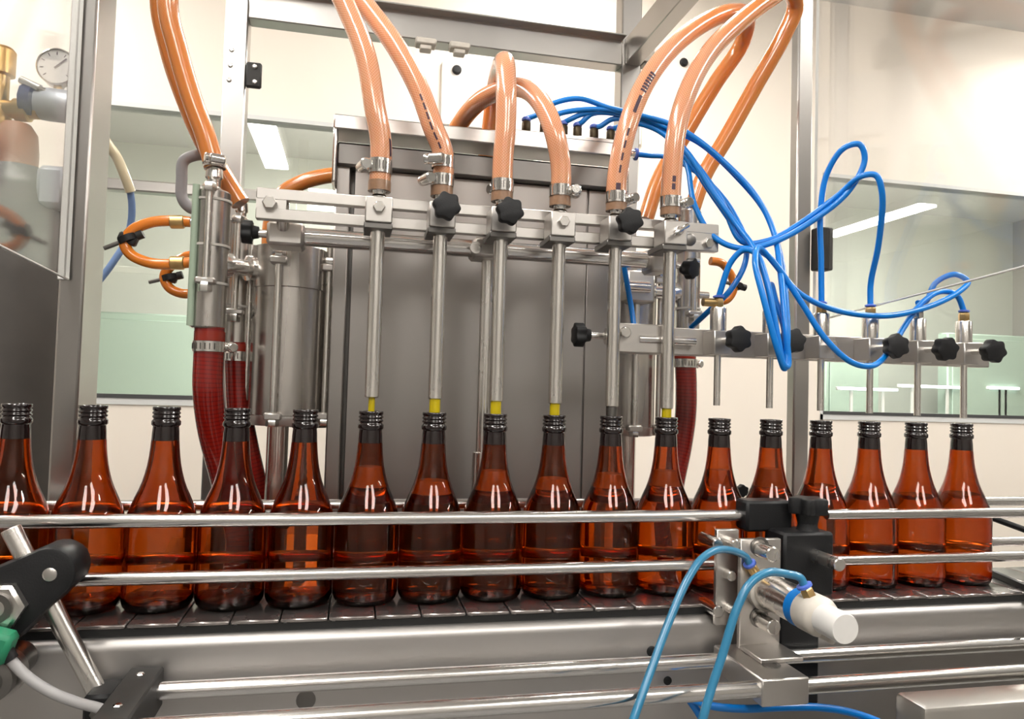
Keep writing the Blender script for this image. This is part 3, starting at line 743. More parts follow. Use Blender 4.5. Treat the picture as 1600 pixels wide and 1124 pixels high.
pinch(pt(200, 374, .12), (-.5, 0, 1), 'black pinch clamp on the upper orange loop at left')
h, P = hose([(310, 398, .20), (288, 402, .20), (268, 415, .20), (257, 432, .20), (265, 450, .20), (285, 459, .20), (310, 458, .20)],
            'lower short orange loop behind the left pump', 'oranges', .0066, 'return_loop', 10, 'hose', 'short orange loops', 14)
pinch(pt(265, 434, .20), (-.3, 0, 1), 'black pinch clamp on the lower orange loop at left', .9)
h, P = hose([(1110, 408, .20), (1128, 412, .20), (1143, 432, .20), (1146, 452, .20), (1136, 468, .20), (1120, 472, .20)],
            'short orange loop beside the right pump', 'oranges', .0068, 'return_loop', 10, 'hose', 'short orange loops', 14)
pinch(pt(1150, 446, .20), (.2, 0, 1), 'black pinch clamp on the orange loop at right', .9)
hose([(540, 272, .30), (505, 276, .30), (470, 286, .30), (440, 305, .30), (425, 340, .30), (420, 400, .30)], 'thick orange hose dropping behind the left end of the slotted bar', 'orange', .012)
hose([(338, 243, .20), (305, 243, .20), (287, 252, .20), (284, 280, .20), (285, 310, .20), (297, 325, .20), (318, 330, .20)], 'grey rubber handle loop behind the left pump valve', 'greyhose', .0075, 'handle_loop', 10, 'handle')
# red spiral hoses below the pumps
rg = 'red spiral hoses'
def cuffclamp(t, c, r): clamp(t, c, Z, r, (1, .6, 0), .013)
h, P = hose([(328, 512, .12), (326, 560, .12), (325, 610, .12), (332, 670, .13), (350, 740, .14), (368, 810, .14), (374, 850, .135), Vector((-.39, .125, -.055))], 'front red spiral hose hanging from the left pump valve', 'red', lambda f: .0185, 'suction_hose', 12, 'hose', rg, 20)
cuffclamp(h, pt(327, 542, .12), .0188); part('cuff', G().ring(pt(328, 526, .12)-Z*.006, Z, .016, .0192, .012), 'redcuff', h)
h, P = hose([(370, 536, .19), (371, 580, .19), (374, 640, .19), (385, 700, .19), (400, 770, .20), (404, 830, .205), Vector((-.372, .21, -.055))], 'rear red spiral hose hanging behind the first one', 'red', lambda f: .0165, 'suction_hose', 12, 'hose', rg, 20)
cuffclamp(h, pt(370, 557, .19), .0168); part('cuff', G().ring(pt(370, 545, .19)-Z*.004, Z, .014, .0172, .010), 'redcuff', h)
h, P = hose([(1070, 555, .185), (1072, 600, .185), (1071, 650, .185), (1064, 700, .185), (1052, 760, .185), (1045, 820, .185), Vector((.20, .185, -.055))], 'red spiral hose hanging from the right pump valve', 'red', lambda f: .0165, 'suction_hose', 12, 'hose', rg, 20)
cuffclamp(h, pt(1070, 568, .185), .0168); part('cuff', G().ring(pt(1070, 557, .185)-Z*.004, Z, .014, .0172, .010), 'redcuff', h)

# ================================================================ PUMPS
def vcyl(px, y0, y1, Y, r, seg=28, bev=.002, dz=0):
    a, b = pt(px, y0, Y), pt(px, y1, Y); x = (a.x+b.x)/2
    return G().lathe((x, Y, b.z), Z, [(r-bev, 0), (r, bev), (r, a.z-b.z-bev), (r-bev, a.z-b.z)], seg), x, b.z, a.z
def pump(px, Y, r, ytop, ybot, label, lugs=True, seamy=None):
    g, x, z0, z1 = vcyl(px, ytop, ybot, Y, r, 40)
    t = thing('piston_pump', label, 'pump', (x, Y, -.05), 'steel piston pumps')
    part('barrel', g, 'steel', t)
    if seamy:
        zs = pt(px, seamy, Y-r).z; part('head_band', G().lathe((x, Y, zs), Z, [(r+.0002, 0), (r+.0016, .001), (r+.0016, z1-zs), (r-.001, z1-zs+.001)], 40), 'steel', t)
    for a in ((-.25, -1) if lugs else (-.25,), ):
        pass
    for ang in (-1.75, -.2, 1.4, 2.9):
        px_, py_ = x+math.cos(ang)*(r+.007), Y+math.sin(ang)*(r+.007)
        rod_ = part('tie_rod', G().cyl((px_, py_, z0-.012), (px_, py_, z1+.006), .0045, seg=12), 'tube', t)
        for zz in (z0-.012, z1-.018): part('nut', G().hexa((px_, py_, zz), Z, .0085, .009), 'chrome', rod_)
        part('lug', G().box((px_-.011, py_-.008, z0-.004), (px_+.011, py_+.008, z0+.006), .002), 'block', rod_)
        part('lug', G().box((px_-.011, py_-.008, z1-.028), (px_+.011, py_+.008, z1-.018), .002), 'block', rod_)
    part('base_flange', G().lathe((x, Y, z0-.012), Z, [(r*.95, 0), (r*.98, .002), (r*.98, .013)], 32), 'block', t)
    part('piston_rod', G().cyl((x-.006, Y-.012, .075), (x-.006, Y-.012, z0-.01), .014, seg=20), 'tube', t)
    part('rod_eye', G().box((x-.024, Y-.03, .055), (x+.012, Y+.006, .08), .003), 'darksteel', t)
    part('foot', G().box((x-.018, Y-.024, -.05), (x+.006, Y, .056), .002), 'frame', t)
    return t
pump(449, .17, .0470, 391, 650, 'big front steel pump cylinder left of the cabinet', seamy=448)
pump(488, .32, .038, 420, 655, 'second steel pump cylinder half hidden behind the first')
pump(984, .22, .040, 415, 668, 'steel pump cylinder behind the fifth and sixth nozzles')
def valve(px, Y, r, y0, y1, label, green=True, rings=(), top=(262, 300), tie=(300, 440)):
    g, x, z0, z1 = vcyl(px, y0, y1, Y, r, 32)
    t = thing('valve_body', label, 'valve', (x, Y, z0), 'pump valve cylinders')
    part('barrel', g, 'steel', t)
    a, b = pt(px, top[0], Y), pt(px, top[1], Y)
    part('hose_tail', G().lathe((x, Y, z1-.004), Z, [(r*.62, 0), (r*.62, .006), (r*.40, .010), (r*.40, (a.z-z1)*.6), (r*.52, (a.z-z1)*.7), (r*.46, a.z-z1+.004)], 20), 'chrome', t)
    # front tie rod with end nuts
    za, zb3 = pt(px, tie[0], Y-r).z, pt(px, tie[1], Y-r).z
    rod_ = part('tie_rod', G().cyl((x, Y-r-.004, zb3), (x, Y-r-.004, za), .0045, seg=12), 'tube', t)
    part('nut', G().hexa((x, Y-r-.006, zb3-.014), Z, .0085, .012), 'chrome', rod_)
    part('nut_plate', G().box((x-.012, Y-r-.012, zb3-.004), (x+.012, Y-r+.004, zb3+.004), .002), 'block', rod_)
    part('nut', G().hexa((x, Y-r-.006, za), Z, .0085, .010), 'chrome', rod_)
    for yy in rings:
        zz = pt(px, yy, Y-r).z; part('tie_cord', G().ring((x, Y, zz-.0015), Z, r-.0005, r+.0016, .003), 'cord', t)
    if green: part('sight_strip', G().cyl((x-r*.82, Y-r*.75, z0+.002), (x-r*.82, Y-r*.75, z1+.004), .0045, seg=12), 'cordg', t)
    return t, x, z0, z1
M['cordg'] = mat('pale_green_tube', (.40, .50, .38), .3, coat=.4)
vt, x1, *_z = valve(329, .12, .0215, 300, 514, 'front left pump valve cylinder above the red hose', rings=(309, 381, 441))
vt2, x2, *_z2 = valve(372, .19, .0175, 345, 538, 'rear left pump valve cylinder beside the big pump', False, rings=(478,), top=(318, 345), tie=(350, 488))
qz = pt(358, 414, .13).z
part('cross_pipe', G().lathe((x1, .12, qz), Vector((x2+.05-x1, .06, 0)), [(.010, 0), (.0165, .016), (.0165, .026), (.0105, .028), (.0105, .05), (.0165, .052), (.0165, .062)], 20), 'chrome', vt)
vt3, x3, *_z3 = valve(1075, .185, .0185, 330, 556, 'right pump valve cylinder above the right red hose', False, rings=(481,), top=(312, 332), tie=(415, 490))
qz = pt(1030, 455, .18).z
part('cross_pipe', G().lathe((x3, .185, qz), Vector((-1, .25, 0)), [(.010, 0), (.0165, .016), (.0165, .026), (.0105, .028), (.0105, .05), (.0165, .052), (.0165, .062)], 20), 'chrome', vt3)
part('side_port', G().cyl((x3+.015, .185, pt(1100, 462, .185).z), (x3+.034, .185, pt(1100, 462, .185).z), .006, seg=12), 'chrome', vt3)
t = thing('pump_bracket', 'grey steel bracket block on the pump behind the fifth nozzle', 'bracket', pt(990, 460, .15))
q = pt(1000, 460, .155)
part('block', G().box((q.x-.022, .150, q.z-.012), (q.x+.022, .180, q.z+.035), .003), 'block', t); part('boss', G().cyl((q.x-.026, .150, q.z+.01), (q.x+.012, .150, q.z+.01), .009, seg=14), 'chrome', t)

# ================================================================ BLUE AIR TUBES
bg = 'blue air tubes over the nozzles'
BR = .0039
def air(pts, label, m='blue', r=BR, name='air_tube'):
    P = [p if isinstance(p, Vector) else pt(*p) for p in pts]
    g = G().tube(P, r, 12, 10); return single(name, g, m, label, 'air tube', bg)
mt = mz+.028
def mf(i): return Vector((MF[i], .14, mt))
B = [(1010, 188), (1042, 203)]
air([mf(0), (838, 180, .135), (862, 163, .13), (905, 154, .125), (950, 168, .12), (1000, 180, .11), (1045, 193, .09), (1085, 215, .07), (1130, 252, .05), (1180, 305, .03), (1208, 360, .01), (1220, 430, -.03), (1227, 510, -.06), (1231, 572, -.065), (1224, 570, -.07), (1212, 510, -.07), (1198, 440, -.06), (1181, 396, -.04), (1160, 392, -.02), (1142, 410, -.01), TOPS[0]],
    'topmost blue tube from the manifold, looping down, then to the first thin tube')
air([mf(1), (856, 185, .135), (880, 176, .13), (920, 171, .125), (960, 173, .12), (1010, 186, .11), (1050, 203, .09), (1095, 225, .07), (1150, 275, .05), (1195, 330, .03), (1217, 390, .01), (1228, 470, -.04), (1230, 540, -.06), (1226, 576, -.066), (1216, 550, -.075), (1194, 470, -.075), (1180, 410, -.06), (1186, 388, -.04), (1215, 418, -.03), (1250, 470, -.035), (1290, 530, -.045), (1330, 566, -.05), (1362, 572, -.05), (1390, 548, -.03), (1412, 512, -.015), (1440, 474, -.005), (1470, 456, 0), (1495, 462, 0), TOPS[5]],
    'second blue tube from the manifold, dipping below the bar to the rightmost thin tube')
air([mf(2), (888, 188, .135), (912, 178, .13), (950, 176, .125), (1000, 186, .12), (1040, 206, .10), (1075, 240, .07), (1110, 295, .045), (1150, 350, .02), (1180, 392, -.01), (1200, 450, -.04), (1215, 530, -.055), (1222, 565, -.06), (1226, 520, -.05), (1212, 470, -.03), TOPS[1]+Z*.02, TOPS[1]],
    'third blue tube from the manifold, dropping to the second thin tube')
air([mf(3), (908, 192, .135), (925, 178, .13), (965, 178, .125), (1010, 192, .115), (1045, 215, .10), (1072, 255, .08), (1085, 320, .05), (1115, 370, .02), (1155, 388, .0), (1205, 380, -.005), (1270, 345, -.01), (1325, 300, -.03), (1351, 250, -.04), (1343, 226, -.04), (1318, 232, -.03), (1292, 272, -.01), (1282, 330, .0), (1283, 410, 0), TOPS[2]],
    'blue tube with the tall loop above the third thin tube')
air([mf(4), (936, 198, .135), (958, 186, .13), (1000, 190, .12), (1045, 210, .10), (1082, 250, .07), (1125, 310, .045), (1160, 378, .02), (1200, 376, .005), (1255, 346, .0), (1310, 305, -.02), (1345, 276, -.05), (1368, 274, -.06), (1378, 300, -.06), (1373, 380, -.03), TOPS[3]+Z*.03, TOPS[3]],
    'blue tube arching over to the third thin tube from the right')
air([mf(5), (962, 200, .135), (985, 192, .125), (1030, 205, .105), (1075, 250, .075), (1120, 315, .045), (1165, 375, .02), (1205, 405, .0), (1245, 455, -.01), (1300, 483, -.015), (1380, 494, -.02), (1450, 480, -.015), (1500, 455, -.01), (1512, 440, -.005), (1492, 429, 0), (1462, 442, .01), (1448, 470, .01), TOPS[4]+Z*.008],
    'blue tube sagging across the right window to the second thin tube from the right')
air([SIDEF, SIDEF+X*.02, (1045, 246, .12), (1090, 270, .10), (1130, 310, .08), (1152, 345, .06), (1166, 380, .04), (1163, 415, .03), (1140, 455, .03), (1112, 482, .05), (1080, 512, .09)],
    'blue tube from the side fitting, curling down behind the first thin tube')
air([(966, 330, .125), (970, 380, .118), (975, 415, .11), (981, 450, .11), (987, 485, .11), (991, 515, .105)], 'short blue tube hanging behind the fifth nozzle')

# ================================================================ AIR CYLINDER ASSEMBLY AND RAIL CLAMPS (front)
t = thing('rod_block', 'square steel block joining the two long rods', 'block', (.213, -.14, -.075))
bzt = pt(1228, 1061, -.19).z
part('body', G().box((pt(1191, 1070, -.19).x, -.190, pt(1228, 1104, -.19).z), (pt(1265, 1070, -.19).x, -.086, bzt), .0015), 'block', t)
q = pz(1205, 1040, bzt); part('set_screw', G().lathe((q.x, q.y, bzt), Z, [(.010, 0), (.010, .0012), (.006, .0012), (.006, .0006)], 18), 'darksteel', t)
br = thing('cylinder_bracket', 'upright steel plate that holds the pneumatic cylinder', 'bracket', (.22, -.1, bzt))
pa, pb = pt(1155, 842, -.1), pt(1215, 1036, -.1)
part('plate', G().box((pa.x, -.104, bzt), (pb.x, -.097, pa.z), .001), 'block', br)
part('foot', G().box((pa.x, -.150, bzt), (pb.x, -.104, bzt+.005), .001), 'block', br)
pc, pd = pt(1118, 827, -.078), pt(1150, 975, -.078)
part('rear_plate', G().box((pc.x, -.082, pd.z), (pd.x, -.075, pc.z), .001), 'block', br)
def pin(px, py, Y0, L, r=.006, m='tube', parent=br, n='pin', back=.02):
    q = pt(px, py, Y0); return part(n, G().cyl((q.x, Y0+back, q.z), (q.x, Y0-L, q.z), r, seg=18, bev=.0012), m, parent)
pin(1186, 858, -.104, .030, .0085); pin(1187, 968, -.104, .030, .0085); pin(1137, 846, -.082, .02, .006); pin(1137, 897, -.082, .012, .006); pin(1138, 950, -.082, .012, .005)
for px, py in ((1188, 856), (1187, 966)):
    q = pt(px, py, -.104); part('hole_ring', G().ring((q.x-.001, -.1042, q.z+.001), -Y_, .0085, .0115, .001), 'darksteel', br)
pin(1110, 845, -.07, .02, .007, 'chrome', br, 'bolt'); pin(1110, 949, -.07, .02, .007, 'chrome', br, 'bolt')
c0 = pt(1193, 920, -.104)
ac = thing('pneumatic_cylinder', 'small pneumatic cylinder with blue band and white end cap', 'cylinder', (c0.x, -.17, c0.z-.022))
D = -Y_
part('front_head', G().lathe(c0, D, [(.022, 0), (.0235, .002), (.0235, .012), (.021, .014)], 28), 'dirtywhite', ac)
part('barrel', G().lathe(c0+D*.013, D, [(.0195, 0), (.0195, .072)], 32), 'tube', ac)
part('blue_band', G().lathe(c0+D*.070, D, [(.0196, 0), (.0203, .0005), (.0203, .0125), (.0196, .013)], 32), 'bluetape', ac, 'bright blue tape band')
part('rear_head', G().lathe(c0+D*.083, D, [(.0195, 0), (.0205, .001), (.0205, .022), (.0190, .026), (.0140, .030)], 32), 'dirtywhite', ac)
ec = c0+D*.109
part('end_cap', G().lathe(ec, D, [(.0130, 0), (.0150, .002), (.0150, .033), (.0140, .035), (0, .0351)], 32), 'white', ac)
part('side_rib', G().box(ec+Vector((-.003, -.018, -.021)), ec+Vector((.003, .02, -.010)), .002), 'dirtywhite', ac)
f1 = c0+D*.006+Vector((-.014, 0, .019))
ax1 = Vector((-.55, -.1, .75)).normalized()
p1 = part('port_fitting', G().lathe(f1, ax1, [(.0060, 0), (.0060, .010), (.0052, .012)], 14), 'brass', ac)
part('release_ring', G().lathe(f1+ax1*.012, ax1, [(.0055, 0), (.0075, .001), (.0075, .0035), (.0052, .004)], 16), 'bluering', p1)
f2 = c0+D*.096+Vector((-.004, 0, .014)); ax2 = Vector((-.40, .10, .8)).normalized()
p2 = part('port_fitting', G().lathe(f2, ax2, [(.0070, 0), (.0070, .012), (.0056, .014)], 6), 'brass', ac)
part('release_ring', G().lathe(f2+ax2*.014, ax2, [(.0055, 0), (.0080, .001), (.0080, .0035), (.0052, .004)], 16), 'bluering', p2)
e1, e2 = f1+ax1*.015, f2+ax2*.017
bg2 = 'steel-blue tubes of the pneumatic cylinder'
def air2(pts, label, m='bluedull', r=.0042):
    P = [p if isinstance(p, Vector) else pt(*p) for p in pts]
    return single('cylinder_air_tube', G().tube(P, r, 14, 12), m, label, 'air tube', bg2)
air2([e1, e1+ax1*.010, (1125, 859, -.13), (1098, 872, -.14), (1075, 905, -.15), (1048, 965, -.165), (1020, 1040, -.185), (990, 1124, -.205), (975, 1170, -.21), (960, 1240, -.20)], 'left steel-blue tube arching down from the inner end of the cylinder')
air2([e2, e2+ax2*.008, (1228, 897, -.195), (1200, 895, -.20), (1172, 912, -.205), (1150, 955, -.21), (1130, 1020, -.215), (1112, 1075, -.22), (1098, 1124, -.225), (1085, 1175, -.22), (1070, 1240, -.21)], 'right steel-blue tube arching down from the outer end of the cylinder')
air2([(1075, 1090, -.12), (1110, 1103, -.13), (1160, 1108, -.135), (1215, 1106, -.135), (1280, 1106, -.135), (1330, 1114, -.135), (1380, 1132, -.135), (1420, 1160, -.13)], 'bright blue tube running low under the steel block', 'blue', .0042)
air2([(1070, 1085, -.11), (1085, 1105, -.115), (1100, 1130, -.12), (1115, 1170, -.12)], 'bright blue tube dropping below the front rod', 'blue', .0042)
# black rail clamp with knob
bk = thing('rail_clamp', 'black plastic rail clamp with star knob and protruding steel pin', 'clamp', (.27, -.08, -.06))
u0, u1 = pt(1165, 783, -.056), pt(1236, 830, -.056)
part('upper_block', G().box((u0.x, -.060, u1.z), (u1.x, -.030, u0.z), .003), 'black', bk)
v0, v1 = pt(1226, 834, -.095), pt(1303, 932, -.095)
part('main_block', G().box((v0.x, -.095, v1.z), (v1.x, -.050, v0.z), .003), 'black', bk)
kx = pt(1262, 800, -.075)
part('knob_stem', G().lathe((kx.x, -.075, v0.z-.001), Z, [(.014, 0), (.0115, .006), (.0125, .020)], 18), 'black', bk)
part('star_knob', G().knob((kx.x, -.075, v0.z+.019), Z, .0235, .020, 5, .4, .17), 'black', bk)
pin(1272, 868, -.095, .048, .0075, 'tube', bk, 'steel_pin')
w0_, w1_ = pt(1215, 932, -.085), pt(1276, 1060, -.085)
part('lower_arm', G().box((w0_.x, -.0905, w1_.z-.03), (w1_.x, -.0745, w0_.z+.006), .003), 'black', bk)
q = pt(1210, 850, -.06); part('steel_stub', G().cyl((q.x-.008, -.062, q.z), (q.x+.02, -.062, q.z), .006, seg=14), 'tube', bk)

# left bracket with diagonal rod
d0, d1 = pt(16, 826, -.088), pt(152, 1082, -.093)
t = thing('diagonal_rod', 'slanted steel rod in front of the leftmost bottles', 'rod', d1)
part('rod', G().cyl(d1, d0, .0088, seg=22, bev=.001), 'tube', t)
bk2 = thing('rod_bracket', 'black plastic swivel bracket on the slanted rod, with hex nut', 'bracket', pt(40, 960, -.1))
# lobe plate: outline in the plane facing the camera
Yp = -.116
cpx = [(75, 895, 31)]
pts2 = []
cA = pt(74, 897, Yp); rA = .0235; cB = pt(-25, 962, Yp); rB = .036
dv = Vector((cB.x-cA.x, cB.z-cA.z)); ang = math.atan2(dv.y, dv.x)
for k in range(13):
    a = ang+math.pi/2+math.pi*0 - math.pi*k/12 + math.pi
    pts2.append((cA.x+rA*math.cos(a), cA.z+rA*math.sin(a)))
for k in range(13):
    a = ang+math.pi/2 - math.pi*k/12
    pts2.append((cB.x+rB*math.cos(a), cB.z+rB*math.sin(a)))
part('lobe_plate', G().prism(pts2, (0, Yp, 0), X, Z, Y_, .045, bev=.003), 'black', bk2)
q = pt(78, 898, Yp); part('rivet', G().lathe(q, -Y_, [(.0062, 0), (.0062, .001), (.0045, .002)], 16), 'block', bk2)
q = pt(3, 945, Yp)
nt_ = part('hex_nut', G().hexa(q, -Y_, .0225, .012), 'tube', bk2); part('nut_bore', G().ring(q-Y_*.012, -Y_, .008, .0135, .003), 'darksteel', nt_)
# end block across the two rods
eb0 = pt(228, 1040, -.14)
t = thing('rod_end_block', 'charcoal end block holding the left ends of the two long rods', 'block', (-.43, -.14, -.078))
ex0, ex1 = -.448, -.417
part('body', G().box((ex0, -.200, -.075), (ex1, -.080, -.036), .002), 'grayplastic', t)
for yy in (-.105, -.175): part('screw', G().lathe(((ex0+ex1)/2, yy, -.036), Z, [(.0042, 0), (.0042, .002), (.003, .003)], 6), 'chrome', t)
part('steel_tip', G().box((ex0-.006, -.208, -.074), (ex1-.002, -.199, -.046), .001), 'block', t)
part('wall_stud', G().cyl((-.432, -.09, -.05), (-.432, -.076, -.05), .012, seg=16), 'frame', t)
q = pt(150, 1100, -.13)
t = thing('foot_clamp', 'black foot clamp at the lower end of the slanted rod', 'clamp', (q.x, -.13, q.z-.03))
part('body', G().box((q.x-.014, -.122, q.z-.035), (q.x+.012, -.080, q.z+.004), .003), 'black', t)
part('screw', G().hexa((q.x-.002, -.122, q.z-.012), -Y_, .005, .004), 'darksteel', t)
# green connector and grey cable
gc = pt(0, 1008, -.14)
t = thing('cable_connector', 'green plug with grey cable at the lower left edge', 'connector', gc-Z*.02)
part('plug', G().box((gc.x-.03, -.150, gc.z-.013), (gc.x+.010, -.128, gc.z+.015), .004, rot=Matrix.Rotation(.3, 3, 'Y')), 'green', t)
part('strain_relief', G().cyl(pt(6, 1016, -.139), pt(18, 1032, -.139), .0072, .006, seg=14), 'black', t)
part('cable', G().tube([pt(8, 1020, -.139), pt(18, 1033, -.139), pt(45, 1060, -.14), (pt(80, 1082, -.142)), pt(120, 1098, -.15), pt(165, 1112, -.16), pt(195, 1140, -.16), pt(215, 1200, -.15)], .0046, 12, 10), 'graycable', t)
q = pt(-4, 1055, -.12)
t = thing('sensor_ring', 'dark steel round sensor at the lower left edge', 'sensor', q-Z*.02)
part('barrel', G().lathe((q.x, -.075, q.z), -Y_, [(.016, 0), (.016, .05), (.019, .052), (.019, .062), (.012, .064), (.012, .055), (0, .055)], 24), 'darksteel', t)
part('collar', G().ring((q.x, -.11, q.z), -Y_, .016, .022, .010), 'frame', t)
# steel tray at lower right
ta = pt(1396, 1079, -.25)
t = thing('steel_tray', 'stainless box with a sloping rim at the lower right corner', 'box', (.5, -.28, -.4))
tz = ta.z
g = G()
x0, x1, y0, y1 = ta.x, 1.2, -.290, -.250
rimw = .018
P0 = [(x0, y1, tz), (x1, y1, tz), (x1, y0, tz), (x0, y0, tz)]
g.box((x0, y0, -.40), (x1, y1, tz-.0), .006, 2)
part('body', g, 'tray', t)
part('front_panel', G().box((x0+.02, y0-.004, -.36), (x1-.02, y0, tz-.03), .001), 'tray', t)
for lx in (x0+.03, x1-.06):
    part('leg', G().box((lx, -.285, RZ0), (lx+.03, -.258, -.39), .002), 'frame', t)

# ================================================================ ACRYLIC DOORS
a = pt(103, 436, .094); b = pz(0, 385, a.z); dirn = (b-a); dirn.z = 0; dirn.normalize()
n_ = Vector((-dirn.y, dirn.x, 0))
def sheet(name, label, A, dirn, w_, z0, z1, th, m='acryl'):
    t = thing(name, label, 'door', (A.x, A.y, z0), 'clear acrylic doors'); n_ = Vector((-dirn.y, dirn.x, 0))
    poly = [(0, z0), (w_, z0), (w_, z1), (0, z1)]
    part('sheet', G().prism(poly, (A.x, A.y, 0), dirn, Z, n_, th), m, t)
    part('bottom_edge', G().prism([(0, z0-.001), (w_, z0-.001), (w_, z0+.0004), (0, z0+.0004)], Vector((A.x, A.y, 0))-n_*.0003, dirn, Z, n_, th+.0006), 'acryledge', t)
    part('side_edge', G().prism([(-.001, z0), (.0004, z0), (.0004, z1), (-.001, z1)], Vector((A.x, A.y, 0))-n_*.0003, dirn, Z, n_, th+.0006), 'acryledge', t)
    return t
sheet('acrylic_door', 'clear acrylic door at the left, before the gas cylinder', a, dirn, .40, a.z, 1.3, .003)
a = pt(1270, 503, .25); b = pz(1600, 415, a.z); dirn = (b-a); dirn.z = 0; dirn.normalize()
sheet('acrylic_door', 'clear acrylic door at the right, swung open from the right post', a, dirn, .62, a.z, 1.3, .004)

# ================================================================ GAS CYLINDER AT LEFT
GY = .42
gx = pt(10, 600, GY).x; gr = pt(108, 600, GY).x-gx
zs = pt(20, 385, GY).z
t = thing('gas_cylinder', 'dark grey gas cylinder with brown shoulder behind the acrylic door', 'gas cylinder', (gx, GY, RZ0))
part('body', G().lathe((gx, GY, RZ0), Z, [(gr*.95, 0), (gr, .02), (gr, zs-RZ0-.05), (gr*.96, zs-RZ0), (gr*.80, zs-RZ0+.06), (gr*.62, zs-RZ0+.10), (gr*.42, zs-RZ0+.125)], 40), 'gasgrey', t)
nzt = zs+.12
part('neck', G().lathe((gx-.005, GY, nzt), Z, [(gr*.34, -.02), (gr*.36, .03), (gr*.33, .06), (gr*.22, .075)], 28), 'gasbrown', t)
q = pt(20, 172, GY)
part('valve_stem', G().lathe((q.x-.02, GY, nzt+.06), Z, [(.018, 0), (.018, .04), (.013, .045), (.013, .09), (.020, .092), (.020, .13), (.016, .135)], 18), 'brass', t)
part('valve_outlet', G().lathe((q.x-.02, GY, q.z), Vector((1, -.1, 0)), [(.014, 0), (.014, .025), (.018, .026), (.018, .045), (.013, .047), (.013, .06)], 18), 'brass', t)
rg_ = thing('gas_regulator', 'grey gas regulator with round dial gauge and lever', 'regulator', pt(75, 170, GY))
q = pt(82, 163, GY)
part('body', G().lathe((q.x-.035, GY, q.z), Vector((1, -.05, -.05)), [(.018, 0), (.024, .006), (.026, .03), (.026, .06), (.020, .075)], 24), 'paleblue', rg_)
part('valve_handle', G().lathe((q.x-.042, GY-.005, q.z), Vector((1, -.05, -.05)), [(.012, 0), (.026, .004), (.026, .020), (.014, .026)], 10), 'navy', rg_)
l0, l1 = pt(32, 124, GY-.02), pt(62, 140, GY-.02)
part('lever', G().cyl(l0, l1, .006, .008, seg=12), 'chrome', rg_)
part('bonnet', G().lathe(pt(68, 148, GY-.01), Vector((.1, -.2, 1)), [(.014, -.012), (.014, .006), (.008, .010)], 14), 'chrome', rg_)
gq = pt(92, 108, GY)
gd = part('gauge_case', G().lathe(gq+Y_*.012, -Y_, [(.026, 0), (.030, .002), (.030, .022), (.0275, .024), (.0275, .020), (0, .020)], 32), 'steel', rg_)
part('dial', G().lathe(gq-Y_*.0085, -Y_, [(.0272, 0), (.0272, .001), (0, .0011)], 32), 'dial', gd)
g = G().box(gq+Vector((-.001, -.0112, -.004)), gq+Vector((.001, -.0102, .020)), rot=Matrix.Rotation(.8, 3, 'Y'), about=gq)
part('needle', g, 'printink', gd)
g = G()
for k in range(9):
    a = math.radians(-130+k*32.5); d_ = Vector((math.sin(a), 0, math.cos(a)))
    g.cyl(gq-Y_*.0098+d_*.019, gq-Y_*.0098+d_*.024, .0007, seg=5)
part('tick_marks', g, 'printink', gd)
part('gauge_stem', G().cyl((gq.x, GY, gq.z-.029), (gq.x, GY, q.z+.02), .006, seg=12), 'brass', rg_)
q = pt(158, 158, GY)
part('outlet_knob', G().lathe((q.x-.02, GY, q.z), X, [(.016, -.03), (.016, .0), (.024, .002), (.027, .014), (.022, .024), (0, .026)], 24), 'dial', rg_)
part('outlet', G().cyl((q.x-.012, GY, q.z-.05), (q.x-.012, GY, q.z-.018), .008, seg=12), 'gasbrown', rg_)
t = thing('junction_box', 'grey metal box with dark hinges beside the gas cylinder', 'box', pt(75, 320, GY-.02))
a, b = pt(55, 255, GY-.05), pt(100, 325, GY-.05)
part('case', G().box((a.x, GY-.05, b.z), (b.x, GY+.03, a.z), .008), 'paleblue', t)
part('hinge_plate', G().box((b.x, GY-.048, b.z+.004), (b.x+.016, GY-.03, a.z-.012), .002), 'grayplastic', t)
for k in (.25, .75):
    zz = b.z+(a.z-b.z)*k; part('bolt', G().hexa((b.x+.008, GY-.048, zz), -Y_, .006, .006), 'brass', t)
air([(158, 205, .42), (166, 222, .42), (182, 245, .43), (195, 275, .44), (204, 300, .45)], 'yellowed clear hose below the regulator outlet', 'clearhose', .008, 'gas_hose')
air([(203, 296, .45), (206, 320, .46), (205, 345, .47), (198, 375, .48), (180, 405, .48), (158, 435, .48), (135, 460, .47), (110, 500, .45)], 'muted blue hose running down behind the left post', 'bluehose2', .0058, 'gas_hose')
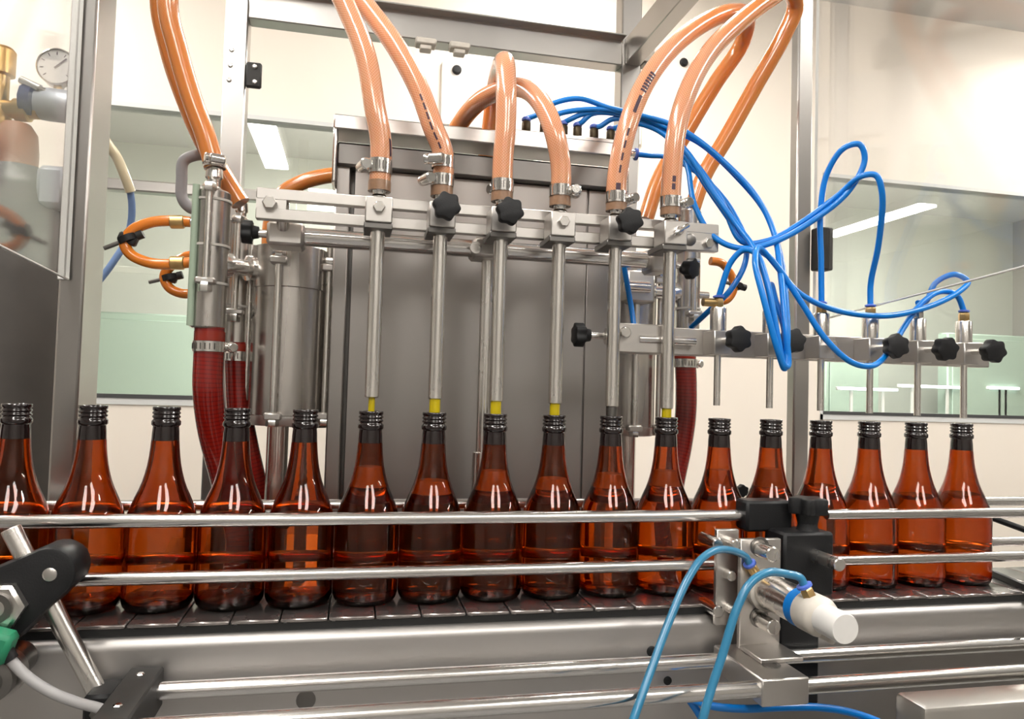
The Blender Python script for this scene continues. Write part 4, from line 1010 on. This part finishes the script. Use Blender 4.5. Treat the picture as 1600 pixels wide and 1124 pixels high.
# dark vertical channel behind bottle four
q0, q1 = pt(316, 720, .30), pt(338, 720, .30)
single('floor_channel', G().box((q0.x, .30, RZ0), (q1.x+.02, .34, pt(325, 690, .30).z), .002), 'darksteel', 'dark steel channel behind the third and fourth bottles', 'channel')

# small things at the rear of the belt
a, b = pt(1540, 806, .055), pt(1650, 846, -.02)
single('black_rod', G().cyl(a, b, .0045, seg=14), 'black', 'thin black rod slanting behind the rightmost bottle', 'rod')
a, b = pz(1548, 896, .004), pz(1640, 936, .004)
d_ = (b-a).normalized(); n_ = Vector((-d_.y, d_.x, 0))
single('belt_divider', G().prism([(0, .0002), ((b-a).length, .0002), ((b-a).length, .008), (0, .008)], Vector((a.x, a.y, 0)), d_, Z, n_, .006), 'black', 'black divider strip lying slantwise on the belt after the last bottle', 'strip')
q = pt(1155, 766, .07)
t = thing('rear_rail_clamp', 'small black knob on the rear rail between two bottles', 'knob', (q.x, .07, q.z-.02))
part('grip', G().knob((q.x, .068, q.z), -Y_, .009, .010, 6), 'black', t)
part('stem', G().cyl((q.x, .074, q.z), (q.x, .074, -.05), .004, seg=12), 'tube', t)
# glowing strips added to imitate far lamp reflections low in the right window
for k, (x0_, x1_, yy) in enumerate(((1312, 1400, 607), (1408, 1500, 603), (1545, 1590, 606))):
    a, b = pt(x0_, yy, BY-.62), pt(x1_, yy, BY-.62)
    t = thing('reflection_strip', ['left', 'middle', 'right'][k]+' glowing strip imitating a lamp reflection low in the right window', 'light', (a.x, BY-.62, a.z), 'imitated lamp reflections beyond the right window')
    M['strip'] = M.get('strip') or emit('reflection_glow', (.9, 1, .98), 4)
    part('tube', G().cyl((a.x, BY-.63, a.z), (b.x, BY-.63, a.z), .010, seg=10), 'strip', t)
    part('base', G().box((a.x-.02, BY-.62, a.z-.012), (b.x+.02, BY-.60, a.z+.012), .003), 'winframe', t)
    for xx in (a.x+.1, b.x-.1): part('stand', G().box((xx-.01, BY-.615, RZ0), (xx+.01, BY-.605, a.z-.012)), 'winframe', t)
